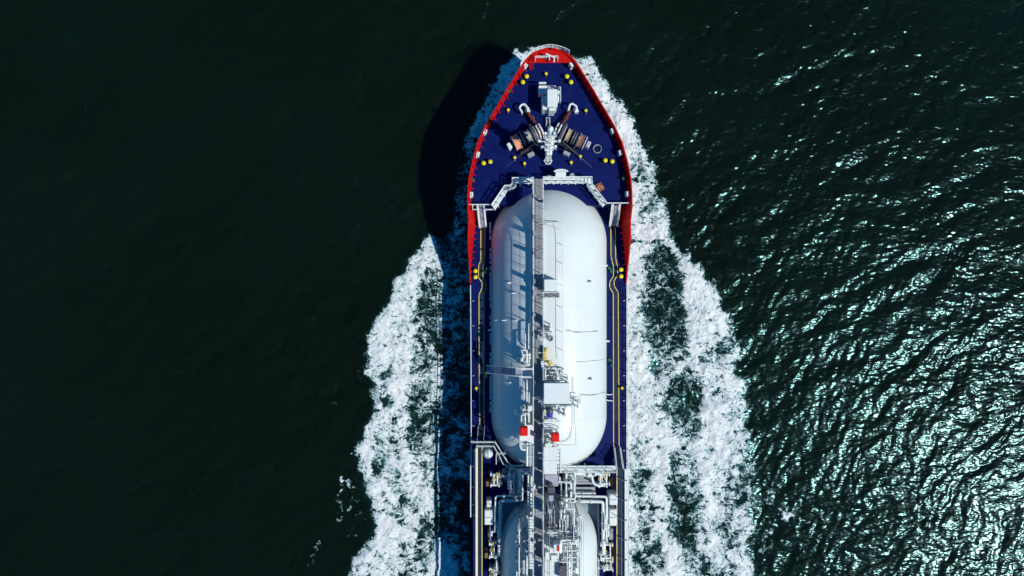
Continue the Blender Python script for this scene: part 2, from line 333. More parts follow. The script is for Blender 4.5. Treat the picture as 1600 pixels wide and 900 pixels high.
aer = math_(N, L, 'MULTIPLY', ramp(N, L, attr(N, 'wide'), .22, .95), ramp(N, L, noise(N, L, g, .5, 4, .6), .3, .75), clamp=True)
cm2 = N.new('ShaderNodeMix'); cm2.data_type = 'RGBA'; L.new(math_(N, L, 'MULTIPLY', aer, .9), cm2.inputs[0]); L.new(cm.outputs[2], cm2.inputs[6]); cm2.inputs[7].default_value = (.012, .075, .066, 1)
L.new(cm2.outputs[2], b.inputs['Base Color']); b.inputs['IOR'].default_value = 1.333
b.inputs['Subsurface Weight'].default_value = 1.0; b.inputs['Subsurface Radius'].default_value = (.6, 1.6, 1.3); b.inputs['Subsurface Scale'].default_value = 4.0; b.inputs['Roughness'].default_value = .2; b.inputs['Specular Tint'].default_value = (.28, .68, .69, 1)
st = mapping(N, L, g, R(-37), (.55, 1.25, 1))
h1 = noise(N, L, st, 1.1, 1, .5, .5); h2 = noise(N, L, mapping(N, L, g, R(-15), (.8, 1.2, 1)), 2.4, 0, .5, .3)
hh = math_(N, L, 'ADD', h1, math_(N, L, 'MULTIPLY', h2, .3))
bp = N.new('ShaderNodeBump'); bp.inputs['Strength'].default_value = .8; bp.inputs['Distance'].default_value = .16; L.new(hh, bp.inputs['Height']); L.new(bp.outputs[0], b.inputs['Normal'])
sea = sheet('sea', XX, YY, ZW, {'wide': WD}); sea.data.materials.append(wm); sea['kind'] = 'structure'; sea['label'] = 'dark green rippled sea with sun glitter at lower right'
def foam_mat(name, sgn):
    m = bpy.data.materials.new(name); m.use_nodes = True; N = m.node_tree.nodes; L = m.node_tree.links; b = N['Principled BSDF']; out = N['Material Output']
    g = N.new('ShaderNodeNewGeometry').outputs['Position']; c = attr(N, 'foam')
    # warped coordinates
    wn = N.new('ShaderNodeTexNoise'); wn.inputs['Scale'].default_value = .55; wn.inputs['Detail'].default_value = 5; wn.inputs['Roughness'].default_value = .6; L.new(g, wn.inputs['Vector'])
    sb = N.new('ShaderNodeVectorMath'); sb.operation = 'SUBTRACT'; L.new(wn.outputs['Color'], sb.inputs[0]); sb.inputs[1].default_value = (.5, .5, .5)
    sc = N.new('ShaderNodeVectorMath'); sc.operation = 'SCALE'; L.new(sb.outputs[0], sc.inputs[0]); sc.inputs['Scale'].default_value = 2.6
    ad = N.new('ShaderNodeVectorMath'); ad.operation = 'ADD'; L.new(g, ad.inputs[0]); L.new(sc.outputs[0], ad.inputs[1]); wv = ad.outputs[0]
    def lace(vec, scale):
        v = N.new('ShaderNodeTexVoronoi'); v.feature = 'DISTANCE_TO_EDGE'; v.inputs['Scale'].default_value = scale; L.new(vec, v.inputs['Vector']); return v.outputs['Distance']
    def ridge_(vec, scale, det):
        return math_(N, L, 'MULTIPLY', math_(N, L, 'ABSOLUTE', math_(N, L, 'SUBTRACT', noise(N, L, vec, scale, det, .62, .35), .5)), 4.0)
    st = mapping(N, L, wv, R(48) * sgn, (.34, 1.7, 1))
    r1 = ridge_(wv, .38, 5); r2 = ridge_(wv, 1.0, 4); r3 = ridge_(st, 1.3, 5); v2 = lace(wv, 1.5)
    e = math_(N, L, 'ADD', math_(N, L, 'MULTIPLY', r1, .36), math_(N, L, 'MULTIPLY', r2, .42))
    e = math_(N, L, 'ADD', e, math_(N, L, 'MULTIPLY', r3, .40)); e = math_(N, L, 'ADD', e, math_(N, L, 'MULTIPLY', v2, .4))
    e = math_(N, L, 'ADD', e, math_(N, L, 'MULTIPLY', noise(N, L, wv, 2.2, 7, .75), .2))
    f = math_(N, L, 'SUBTRACT', math_(N, L, 'MULTIPLY_ADD', c, 2.15, -.46), math_(N, L, 'MULTIPLY', e, 2.6))
    a = ramp(N, L, f, -.42, .2)
    thin = math_(N, L, 'MULTIPLY', a, ramp(N, L, c, .02, .55, .25, 1.), clamp=True)
    cr = N.new('ShaderNodeMix'); cr.data_type = 'RGBA'; L.new(ramp(N, L, f, -.2, .5), cr.inputs[0]); cr.inputs[6].default_value = (.25, .5, .5, 1); cr.inputs[7].default_value = (.84, .87, .83, 1)
    L.new(cr.outputs[2], b.inputs['Base Color']); b.inputs['Roughness'].default_value = .7; L.new(thin, b.inputs['Alpha'])
    bp = N.new('ShaderNodeBump'); bp.inputs['Strength'].default_value = .8; bp.inputs['Distance'].default_value = .09; L.new(math_(N, L, 'ADD', f, math_(N, L, 'MULTIPLY', noise(N, L, wv, 3., 4, .6), .5)), bp.inputs['Height']); L.new(bp.outputs[0], b.inputs['Normal'])
    return m
cf = (CV[:-1, :-1] + CV[1:, 1:] + CV[:-1, 1:] + CV[1:, :-1]) / 4
xf = PX[:-1, :-1]
inside = (np.abs(XX[:-1, :-1] - CX) < 7.0) & (YY[:-1, :-1] < 20)
for nm, kp, sg, lb in (('wake_foam', (cf > .1) & (xf < 857) & ~inside, 1, 'white and blue shaded foam of the bow wave left of the ship'), ('wake_foam', (cf > .1) & (xf >= 857) & ~inside, -1, 'bright white foam of the bow wave right of the ship')):
    fo = sheet(nm, XX, YY, ZFm, {'foam': CV}, kp); fo.data.materials.append(foam_mat('sea_foam', sg)); fo['kind'] = 'stuff'; fo['label'] = lb; fo['category'] = 'foam'
# ================================================================== THE SHIP
ship = thing('gas_tanker', (CX, -10, 0), 'navy decked gas tanker with red bow bulwark and long white domed cargo tanks', 'ship')
# outline of the bulwark top: (row in the photo, half width in photo units) measured at its height
prof = [(75, 3), (76, 9), (77.5, 15), (80, 22), (84, 29), (89, 34.5), (96, 40.5), (104, 46), (121, 56), (141, 68.8), (160, 79.5), (179, 91), (200, 103), (223, 113.5), (252, 121.5), (279, 127), (300, 128.6), (323, 129), (345, 128.6), (370, 127.6), (400, 125.6), (425, 123.4), (443, 122.2), (480, 122.2), (900, 122.2)]
def ztop(py): return ZT if py < 325 else max(ZM + .12, ZT - (py - 325) / 118 * (ZT - ZM - .12))
st_ = []
for py, hw in prof:
    z = ztop(py); st_.append((hw * kk(z), (450 - py) * kk(z), z))
st_ += [(9.95, -60, ZM + .12), (9.5, -70, ZM + .12), (8.2, -76, ZM + .12), (5.5, -78.5, ZM + .12)]
# resample finely towards the bow
def hp(i, z, inset=0.0):
    hw, y, zt = st_[i]; t = max(0.0, min(1.0, z / zt)); g_ = t ** 1.22 if z < ZM + .01 else (.52 + (z - ZM) / (ZT - ZM) * .48 if y < 10.6 else min(1, .52 + .42 * (min(z, ZF) - ZM) / (ZF - ZM) + .06 * max(0, z - ZF) / (ZT - ZF))) if zt > 8 else t ** 1.22
    r_ = 1 - .24 * min(1, max(0, (y - .5) / 12)) ** .8 if y > .5 else 1
    s_ = 3.4 * min(1, max(0, (y - 14) / 14)) ** 1.5
    return max(0.02, hw * (r_ + (1 - r_) * g_) - inset), y - (1 - g_) * s_ - (inset * .9 if i < 8 else 0)
def section_strip(mb, zs, sides=(-1, 1), inset=0.0, flip=False, i0=0, i1=None, zfun=None):
    i1 = len(st_) if i1 is None else i1
    for sd_ in sides:
        rows = []
        for i in range(i0, i1):
            zz = zs if zfun is None else zfun(i)
            rows.append([(CX + sd_ * hp(i, z, inset)[0], hp(i, z, inset)[1], z) for z in zz])
        m_ = len(rows[0]); vs = [p for r_ in rows for p in r_]
        fs = [(a * m_ + j, a * m_ + j + 1, (a + 1) * m_ + j + 1, (a + 1) * m_ + j) for a in range(len(rows) - 1) for j in range(m_ - 1)]
        if (sd_ < 0) == flip: fs = [f[::-1] for f in fs]
        mb.add(vs, fs, True)
    return mb
def lev(i, lo, hi, n): return [lo + (hi - lo) * k / n for k in range(n + 1)]
mb = MB(); section_strip(mb, None, zfun=lambda i: lev(i, -2, min(ZM, st_[i][2]), 6))
mb.add([(CX - 5.5, -78.5, ZM + .1), (CX + 5.5, -78.5, ZM + .1), (CX + 5.5, -78.5, -2), (CX - 5.5, -78.5, -2)], [(0, 1, 2, 3)])
mb.build('hull', 'hull', ship, 'dark blue hull side')
IB = next(i for i, s_ in enumerate(st_) if s_[2] <= ZM + .13)
def bul(i0, i1, name, m, label, thick=.12):
    mb = MB()
    section_strip(mb, None, zfun=lambda i: lev(i, ZM, st_[i][2], 4), i0=i0, i1=i1)
    section_strip(mb, None, zfun=lambda i: lev(i, ZM, st_[i][2], 4), i0=i0, i1=i1, inset=thick, flip=True)
    for sd_ in (-1, 1):                                  # capping rail
        A = []
        for i in range(i0, i1):
            z = st_[i][2]; a, y = hp(i, z, -.02); c_, y2 = hp(i, z, thick + .02); A += [(CX + sd_ * a, y, z), (CX + sd_ * a, y, z + .06), (CX + sd_ * c_, y2, z + .06), (CX + sd_ * c_, y2, z)]
        n_ = i1 - i0; fs = []
        for k in range(n_ - 1):
            for j in range(4): f = (k * 4 + j, k * 4 + (j + 1) % 4, k * 4 + 4 + (j + 1) % 4, k * 4 + 4 + j); fs.append(f if sd_ > 0 else f[::-1])
        mb.add(A, fs)
    return mb.build(name, m, ship, label)
bul(0, IB + 1, 'bulwark', 'red', 'bright red flared bulwark round the bow')
# decks
def deckpoly(z, ymin, ymax, inset=.1):
    rt = []
    for i in range(len(st_)):
        a, y = hp(i, z, inset)
        rt.append((a, y))
    def at(y):
        for (a0, y0), (a1, y1) in zip(rt, rt[1:]):
            if y1 <= y <= y0: return a0 + (a1 - a0) * (y0 - y) / (y0 - y1 + 1e-9)
        return rt[0][0]
    pts = [(a, y) for a, y in rt if ymin < y < ymax]
    if ymax < rt[0][1]: pts = [(at(ymax), ymax)] + pts
    pts = pts + [(at(ymin), ymin)]
    return pts
def halfw(z, y, inset=.1):
    p = deckpoly(z, y - .01, y, inset); return p[0][0]
def deck(name, z, ymin, ymax, m, label, holes=None):
    p = deckpoly(z, ymin, ymax); poly = [(CX + a, y) for a, y in p] + [(CX - a, y) for a, y in p[::-1]]
    mb = MB(); mb.prism(poly, z - .25, z); return mb.build(name, m, ship, label)
YB = P(0, 320, ZF).y                                      # break of the forecastle
deck('forecastle_deck', ZF, YB, 60, 'deck', 'navy raised foredeck')
deck('main_deck', ZM, -78, YB + .5, 'deck', 'navy main deck beside the tanks')
mb = MB(); hwb = halfw(ZF, YB) - .05
mb.box((CX, YB - .04, (ZF + ZM) / 2), (2 * halfw(ZM + 1, YB) - .1, .1, ZF - ZM)); mb.build('forecastle_bulkhead', 'deck', ship)
# raised red plate closing the bow
p = deckpoly(ZT - .25, P(0, 97, ZT).y, 60, .1); poly = [(CX + a, y) for a, y in p] + [(CX - a, y) for a, y in p[::-1]]
mb = MB(); mb.prism(poly, ZT - .33, ZT - .25); mb.build('bow_plate', 'red', ship, 'red platform at the very tip of the bow')
# bulwark brackets
def bracket_mb():
    mb = MB(); vs = [(0, -.05, 0), (.5, -.05, 0), (.1, -.05, 1.22), (0, -.05, 1.22), (0, .05, 0), (.5, .05, 0), (.1, .05, 1.22), (0, .05, 1.22)]
    return mb.add(vs, [(0, 1, 2, 3), (7, 6, 5, 4), (0, 4, 5, 1), (1, 5, 6, 2), (2, 6, 7, 3), (3, 7, 4, 0)])
br0 = bracket_mb().build('bulwark_bracket', 'red', ship, origin=(0, 0, 0)); first = True
def hw_at(z, y):
    return halfw(z, y, .1)
ys = [P(0, py, ZF).y for py in range(108, 316, 11)]
for y in ys:
    for sd_ in (-1, 1):
        a0 = hw_at(ZF, y); a1 = hw_at(ZF, y - .3); ang = math.atan2((a1 - a0), .3)
        loc = (CX + sd_ * (a0 + .06), y, ZF); rz = (math.pi + ang if sd_ > 0 else -ang)
        if first: br0.rotation_euler.z = rz; put(br0, loc, ship); first = False
        else: copyto(br0, loc, ship, rz)
for k, py in enumerate(range(334, 432, 10)):
    z = ZM; y = P(0, py, z).y; hh_ = ztop(py) - ZM
    for sd_ in (-1, 1):
        a = hw_at(ZM, y); b_ = hw_at(ztop(py) - .05, y); mb = MB(); x0, x1, x2 = a + .03, a - .38, b_ - .03
        vs = [(CX + sd_ * x0, y - .04, z), (CX + sd_ * x1, y - .04, z), (CX + sd_ * (x2 - .12), y - .04, z + hh_ - .1), (CX + sd_ * x2, y - .04, z + hh_ - .1)]; vs += [(v[0], v[1] + .09, v[2]) for v in vs]
        mb.add(vs, [(0, 1, 2, 3), (7, 6, 5, 4), (0, 4, 5, 1), (1, 5, 6, 2), (2, 6, 7, 3), (3, 7, 4, 0)]).build('bulwark_bracket', 'red', ship)
# red sloping inner plating behind the break
# bow rail
mb = MB(); pts = []
for i in range(7, -1, -1): a, y = hp(i, ZT, -.02); pts.append((CX - a, y, ZT))
for i in range(0, 5): a, y = hp(i, ZT, -.02); pts.append((CX + a, y, ZT))
rail(mb, pts, 1.1, 1.3, .05, (.5, .25)); mb.build('bow_rail', 'white', ship)
mb = MB(); rail(mb, [P(836, 96, 8.7), P(836, 92, 8.7), P(871, 92, 8.7), P(871, 96, 8.7)], 1.0, 1.2, .05); mb.build('bow_platform_rail', 'white', ship)
mb = MB(); a = P(853, 84, 9.6); b_ = P(866, 90, 9.6); c_ = P(865.5, 97, 9.6)
mb.tube([a, b_, c_], .11, 8); mb.cyl(a, a - Vector((0, 0, 1)), .08); mb.cyl(b_, b_ - Vector((0, 0, 1)), .08); mb.tube([a, a + Vector((.5, -.5, -.2)), c_ + Vector((-.6, .3, -.2))], .06, 6); mb.build('jackstaff', 'white', ship)
mb = MB()
for px in (828, 833): mb.tube([P(px, 92, 9), P(px, 108, 7.7)], .05 if px > 830 else .09, 6)
for k in range(7): t = k / 6; mb.tube([P(828, 92 + 16 * t, 9 - 1.3 * t), P(833, 92 + 16 * t, 9 - 1.3 * t)], .04, 5)
mb.build('bow_ladder', 'red', ship)
# mooring chocks in the bulwark
def chock(px, py, rz, sc=.62):
    c = P(px, py, ZF + .75); mb = MB(); q = Matrix.Rotation(rz, 3, 'Z')
    for dx in (-.34, .34): mb.cyl(c + q @ Vector((0, dx, -.4)) * sc, c + q @ Vector((0, dx, .25)) * sc, .16 * sc, 12)
    rbox(mb, c + Vector((0, 0, -.45)), (.55 * sc, 1.15 * sc, .12), q); rbox(mb, c + Vector((0, 0, .28)), (.26 * sc, .9 * sc, .1), q)
    rbox(mb, c + q @ Vector((.2, 0, -.1)), (.14, 1.0 * sc, .5), q)
    mb.build('mooring_chock', 'white', ship)
for px, py, rz in ((820, 103, -.6), (892, 102.5, .6), (757, 206, -.35), (956, 205, .35), (745.8, 241, -.2), (968, 239, .2), (735.6, 304, -.03), (979.6, 303, .03)): chock(px, py, rz)
# bollards and vents
def bollard_proto(r, h, px, py, z, nm):
    c = P(px, py, z + h); c.z = z
    mb = MB(); mb.lathe(c, [(r * .8, 0), (r * .78, h - .12)], 18); mb.lathe(c, [(r * 1.25, 0), (r * 1.25, .05), (r * .8, .05)], 18)
    b_ = mb.build(nm, 'deck', ship, origin=c)
    mb = MB(); mb.lathe(c, [(r * .8, h - .13), (r * .98, h - .12), (r, h - .05), (r * .93, h), (.02, h + .02)], 22); mb.build('cap', 'yellow', b_)
    return b_
bo = bollard_proto(.265, .75, 823, 119, ZF, 'bollard')
def at_top(px, py, z, h): c = P(px, py, z + h); c.z = z; return c
for px, py, z in ((817, 128, ZF), (886, 119, ZF), (892.3, 128, ZF), (755.6, 254.6, ZF), (766, 252.5, ZF), (946, 250.4, ZF), (956.8, 252, ZF), (742.8, 423.4, ZM), (742.8, 433, ZM), (970.7, 421.3, ZM), (970.7, 431.8, ZM)):
    copyto(bo, at_top(px, py, z, .75), ship)
ve = bollard_proto(.19, .55, 853.3, 114.8, ZF, 'air_vent')
c = at_top(853.3, 114.8, ZF, .55); mb = MB(); mb.box(c + Vector((.05, -.3, .35)), (.1, .22, .1)); mb.build('vent_lever', 'brown', ve)
for px, py, z in ((794, 171.5, ZF), (915.6, 172.4, ZF), (804.2, 246, ZF), (819.5, 255, ZF), (892.5, 253.5, ZF), (906.8, 244, ZF), (744, 606.7, ZM), (972.3, 606.4, ZM)):
    copyto(ve, at_top(px, py, z, .55), ship)
# hydrants
def hydrant(px, py, z):
    c = P(px, py, z + .6); c.z = z; mb = MB(); mb.cyl(c, c + Vector((0, 0, .5)), .07, 8); mb.torus(c + Vector((0, 0, .6)), .15, .035, 12, 5); mb.cyl(c + Vector((-.02, 0, .4)), c + Vector((.28, -.1, .4)), .07, 8); mb.box(c + Vector((0, 0, .6)), (.26, .05, .04)); mb.build('fire_hydrant', 'green', ship)
for a in ((795, 141.6, ZF), (738.6, 280.8, ZF), (974.2, 279, ZF), (761, 420, ZM), (757.7, 425.5, ZM), (952, 419, ZM), (955.5, 424, ZM), (759.5, 583, ZM), (759.2, 589, ZM), (952.5, 562.5, ZM), (956.5, 571, ZM), (953, 327, ZM)): hydrant(*a)
# ------------------------------------------------------------------ foredeck house
mb = MB(); px_box(mb, 855, 139, 871, 167, ZF, 10.4, .06); fh = mb.build('foredeck_house', 'white', ship, 'white box house on the foredeck')
mb = MB(); px_box(mb, 857.7, 165, 867.4, 172.8, ZF, 10.15, .04); mb.build('hatch_box', 'white', fh)
mb = MB(); px_box(mb, 859, 166.3, 865.8, 168.3, 10.15, 10.22, 0); mb.build('hatch_lid', 'dgrey', fh)
mb = MB(); px_box(mb, 854.7, 133.2, 869, 139.3, ZF, 9.0, .03); mb.build('lower_roof', 'grey', fh)
mb = MB(); px_box(mb, 841.5, 133.4, 854.5, 146.2, ZF, 9.1, .04); mb.build('store_box', 'white', fh)
mb = MB(); px_box(mb, 846.5, 150, 854.8, 163, ZF, 9.2, .04); mb.build('vent_house', 'white', fh)
mb = MB(); px_box(mb, 846.7, 163.8, 857.4, 170.8, ZF, 9.9, .12); px_box(mb, 848, 162, 851, 164.5, ZF, 9.6); mb.build('vent_cowl', 'white', fh)
mb = MB(); px_box(mb, 842, 128, 853.3, 130.6, 8.9, 9.25, .02); mb.cyl(P(843, 129.3, ZF), P(843, 129.3, 8.95), .06); mb.cyl(P(852, 129.3, ZF), P(852, 129.3, 8.95), .06); mb.build('nameboard_bar', 'white', fh)
mb = MB(); rail(mb, [P(872, 139.5, 9.2), P(875, 139.5, 9.2), P(875, 161, 9.2)], 1.0, .9, .045); px_box(mb, 871.3, 141, 874.5, 146, 8.2, 9.3); px_box(mb, 871.3, 150, 873.6, 158, 8.2, 9.2); mb.build('side_rail', 'white', fh)
# ------------------------------------------------------------------ chain stoppers and anchor chain
def stopper(pts, foot):
    mb = MB(); q = [P(x, y, ZF + 1.0) for x, y in pts]; mb.tube(q, .13, 8, .5)
    for p_ in q[::3]: mb.cyl(Vector((p_.x, p_.y, ZF)), p_, .12, 8)
    a, b_ = foot; s1 = mb.build('chain_stopper', 'white', ship)
    mb = MB(); px_box(mb, a - 3, b_ - 3, a + 3.4, b_ + 3, ZF, ZF + .8, .08); px_box(mb, a - 1, b_ + 1, a + 5, b_ + 4, ZF, ZF + 1.1, .08); mb.build('stopper_housing', 'white', s1)
stopper([(815.5, 175), (811.3, 168.5), (814, 164), (819, 162.5), (822, 165), (825, 171.5)], (823.5, 170)) 
stopper([(888.5, 171), (890.5, 163.5), (894, 161.8), (900, 165.5), (901.5, 170), (898.5, 176)], (899.5, 170.5))
def chain(p0, p1, n, nm='anchor_chain'):
    mb = MB(); d = (p1 - p0) / n
    for i in range(n):
        c = p0 + d * (i + .5); ax = Vector((0, 0, 1)) if i % 2 else d.normalized().cross(Vector((0, 0, 1)))
        q = d.normalized().to_track_quat('X', 'Z'); o = len(mb.v)
        mb.torus((0, 0, 0), .13, .05, 10, 5, (0, 0, 1))
        for k in range(o, len(mb.v)):
            v = Vector(mb.v[k]); v.x *= 1.9
            if i % 2: v = Vector((v.x, v.z, v.y))
            mb.v[k] = tuple(c + q @ v)
    return mb
g1 = ship
for (x0, y0, x1, y1) in ((823, 174, 843, 203), (891, 174, 873, 203)):
    chain(P(x0, y0, ZF + .8), P(x1, y1, ZF + .9), 11).build('anchor_chain', 'chain', ship)
    mb = MB(); a = P(x0, y0, ZF + .05); b_ = P(x1, y1, ZF + .05); d = b_ - a; mid = a + d * .35; mb.box(mid + Vector((0, 0, .2)), (.34, d.length * .5, .4), math.atan2(d.y, d.x) - math.pi / 2, .05)
    mb.box(a + d * .42 + Vector((0, 0, .55)), (.5, .5, .4), .5, .1); mb.build('chain_guide', 'chain', ship)
# ------------------------------------------------------------------ windlasses
def windlass(E, I, segs, z, label):
    e = P(E[0], E[1], z + 1.0); i_ = P(I[0], I[1], z + 1.0); ax = (i_ - e); Lg = ax.length; u = ax.normalized(); n_ = Vector((-u.y, u.x, 0))
    if n_.y < 0: n_ = -n_
    ang = math.atan2(u.y, u.x)
    mb = MB(); mb.cyl(e, i_, .11, 12); w_ = mb.build('windlass', 'dgrey', ship, label)
    for k in (-.75, .75):
        mb = MB(); mb.box((e + i_) / 2 + n_ * k + Vector((0, 0, -.9)), (Lg, .2, .2), ang); mb.build('base_beam', 'deck', w_)
    for t, wd, dia, kind, m_ in segs:
        c = e + ax * t; a = c - u * wd / 2; b_ = c + u * wd / 2
        if kind == 'drum':
            mb = MB(); 
            nr = max(3, int(wd / .085))
            prof_ = []
            for k in range(nr):
                for ph in (0, .25, .5, .75): prof_.append((dia * .44 + .035 * math.sin(ph * math.pi) + random.uniform(-.012, .012), -wd / 2 + wd * (k + ph) / nr))
            mb.lathe(c, prof_, 20, u); mb.build('rope_drum', m_, w_)
            for p_ in (a, b_):
                mb = MB(); mb.lathe(p_, [(.05, -.025), (dia / 2, -.025), (dia / 2, .025), (.05, .025)], 24, u); mb.build('drum_flange', 'drumg', w_)
        elif kind == 'plate':
            mb = MB(); mb.lathe(c, [(.05, -wd / 2), (dia / 2, -wd / 2), (dia / 2, wd / 2), (.05, wd / 2)], 24, u); mb.build('brake_drum', m_, w_)
            mb = MB(); mb.lathe(c, [(dia / 2 + .05, -wd / 3), (dia / 2 + .07, 0), (dia / 2 + .05, wd / 3)], 24, u); mb.box(c + n_ * (dia / 2 + .15), (wd * .6, .22, .3), ang); mb.build('brake_band', 'dgrey', w_)
        elif kind == 'box':
            mb = MB(); mb.box(c + Vector((0, 0, -.35)), (wd, dia, 1.25), ang, .08); mb.build('gearbox', m_, w_)
        elif kind == 'stand':
            mb = MB(); mb.box(c + Vector((0, 0, -.4)), (wd, dia, 1.3), ang, .03); mb.build('bearing_stand', m_, w_)
        elif kind == 'gypsy':
            mb = MB(); mb.lathe(c, [(.2, -wd / 2), (dia / 2, -wd / 2), (dia * .3, -wd * .15), (dia * .3, wd * .15), (dia / 2, wd / 2), (.2, wd / 2)], 16, u)
            for k in range(10):
                a_ = k * math.tau / 10; q = Matrix.Rotation(a_, 3, u); mb.cyl(c + q @ n_ * dia * .33, c + q @ n_ * dia * .47, .09, 5)
            mb.build('chain_wheel', m_, w_)
    return w_, e, i_, u, n_, ang
wl = windlass((796, 228), (848, 202), [(.0, .5, .75, 'box', 'white'), (.21, .72, 2.0, 'drum', 'orange'), (.41, .2, 1.4, 'plate', 'drumg'), (.56, .5, 1.6, 'drum', 'creamrope'), (.74, .42, 1.9, 'plate', 'drumg'), (.88, .5, 1.5, 'gypsy', 'chain'), (.97, .1, 1.5, 'stand', 'white')], ZF, 'mooring winch and windlass with an orange rope drum')
wr = windlass((919, 226), (866, 201), [(.0, .5, .8, 'box', 'drumg'), (.10, .14, 1.6, 'stand', 'drumg'), (.22, .5, 1.8, 'drum', 'rustrope'), (.41, .3, 1.7, 'drum', 'black'), (.58, .45, 1.75, 'drum', 'yrope'), (.75, .4, 1.9, 'plate', 'drumg'), (.84, .5, 1.4, 'gypsy', 'chain'), (.95, .12, 1.5, 'stand', 'white')], ZF, 'mooring winch and windlass with straw coloured rope drums')
# stray orange rope spilling over the left drum
for (w_, e, i_, u, n_, ang), fx in ((wl, 1), (wr, -1)):
    for t, off in ((.3, -1.35), (.62, -1.25)):
        c = e.lerp(i_, t) + n_ * off * 1.0; mb = MB(); mb.cyl(c - u * .55 + Vector((0, 0, -.35)), c + u * .6 + Vector((0, 0, -.35)), .26, 14); mb.box(c + u * .9 + Vector((0, 0, -.45)), (.5, .6, .8), ang, .05); mb.build('winch_motor', 'black', w_)
    c = e.lerp(i_, .42) + n_ * -2.05; mb = MB(); mb.box(c + Vector((0, 0, -.55)), (.85, .5, .8), ang, .04); mb.build('control_box', 'grey', w_)
    for t in (.3, .63, .93):
        c = e.lerp(i_, t); mb = MB(); mb.tube([c + n_ * -.9 + Vector((0, 0, -.8)), c + n_ * -.8 + Vector((0, 0, -.1)), c + n_ * .1 + Vector((0, 0, .75 + .2 * random.random())), c + n_ * .95 + Vector((0, 0, -.2))], .045, 6); mb.build('brake_lever', random.choice(['grey', 'white', 'chain']), w_)
    for t in (.86, .95):
        c = e.lerp(i_, t); mb = MB(); mb.tube([c + n_ * -1.0 + Vector((0, 0, -.6)), c + n_ * -.2 + Vector((0, 0, .8)), c + n_ * .7 + Vector((0, 0, .5))], .1, 8, .2); mb.build('brake_arm', 'white', w_)
mb = MB(); c = P(933, 232.5, ZF + .1)
for k, (r_, z) in enumerate(((.44, .05), (.52, .05), (.48, .14), (.50, .22))): mb.torus(c + Vector((random.uniform(-.02, .02), 0, z - .1)), r_, .05, 32, 6)
rc = mb.build('rope_coil', 'ropeg', None, 'grey ring of coiled mooring rope lying on the navy foredeck at right'); rc['category'] = 'rope'
# ------------------------------------------------------------------ foremast
base = Vector((P(856, 246, ZF).x, P(856, 246, ZF).y, ZF)); top = P(859.5, 203, 17.6)
mb = MB(); mb.cyl(base, top, .36, 16, .24); mb.box(base + Vector((0, .2, 1.4)), (.75, .8, 2.8), 0, .1); fm = mb.build('foremast', 'white', ship, 'white foremast with crosstrees')
def mp(t): return base.lerp(top, t)
for t, wd, nm in ((.42, 1.6, 'crosstree'), (.62, 2.3, 'crosstree'), (.8, 1.2, 'crosstree')):
    c = mp(t); mb = MB(); mb.cyl(c - Vector((wd / 2, 0, 0)), c + Vector((wd / 2, 0, 0)), .11, 8); mb.box(c + Vector((0, -.1, 0)), (.9, .8, .08)); mb.box(c + Vector((-wd / 2, 0, .1)), (.3, .3, .35), 0, .04); mb.box(c + Vector((wd / 2, 0, .1)), (.3, .3, .35), 0, .04)
    rail(mb, [c + Vector((-.5, -.5, 0)), c + Vector((.5, -.5, 0)), c + Vector((.5, .35, 0)), c + Vector((-.5, .35, 0)), c + Vector((-.5, -.5, 0))], .8, .7, .035); mb.build(nm, 'white', fm)
mb = MB()
for s_ in (-1, 1): mb.tube([base + Vector((s_ * .35, -.3, 0)), mp(.6)], .09, 8); mb.tube([base + Vector((s_ * 1.0, 1.0, 0)), mp(.5)], .07, 8)
mb.build('mast_leg', 'white', fm)
mb = MB(); mb.torus(base + Vector((0, -.5, .5)), .42, .06, 20, 6)
for k in range(3): a_ = k * math.pi / 3; v = Vector((math.cos(a_), math.sin(a_), 0)) * .55; mb.cyl(base + Vector((0, -.5, .5)) - v, base + Vector((0, -.5, .5)) + v, .04, 6)
mb.build('mast_foot_ring', 'white', fm)
mb = MB(); mb.lathe(top, [(.05, .1), (.3, .2), (.36, .45), (.25, .7), (.02, .8)], 16); mb.build('mast_light', 'white', fm)
mb = MB(); mb.box(mp(.9) + Vector((.45, 0, 0)), (.5, .5, .4), 0, .05); mb.build('mast_lamp_box', mat('teal_glass', (.05, .25, .35), .2), fm)
for s_ in (-1, 1):
    mb = MB(); mb.cyl(mp(.92) + Vector((s_ * .5, -.2, 0)), mp(.92) + Vector((s_ * .5, -.2, .5)), .14, 10); mb.cyl(mp(.92), mp(.92) + Vector((s_ * .5, -.2, 0)), .05, 6); mb.build('mast_horn', 'white', fm)
mb = MB(); 
for k in range(16): t = k / 16; c = mp(.03 + t * .9) + Vector((0, -.42 + .1 * t, 0)); mb.box(c, (.42, .05, .05))
for s_ in (-1, 1): mb.tube([mp(.03) + Vector((s_ * .21, -.42, 0)), mp(.93) + Vector((s_ * .21, -.32, 0))], .03, 5)
mb.build('mast_ladder', 'white', fm)
mb = MB(); mb.tube([top, P(857, 175, ZF + 1.6)], .018, 4); mb.tube([top, P(790, 262, ZF)], .015, 4); mb.tube([top, P(925, 262, ZF)], .015, 4); mb.build('forestay', 'grey', fm)
mb = MB(); rail(mb, [P(853, 198, ZF), P(853, 186.5, ZF), P(858.5, 186.5, ZF), P(858.5, 198, ZF)], .9, .8, .04); mb.build('hatch_rail', 'white', ship)
mb = MB(); px_box(mb, 853.6, 187.5, 858, 198, ZF, ZF + .35, .03); mb.build('small_hatch', 'dgrey', ship)
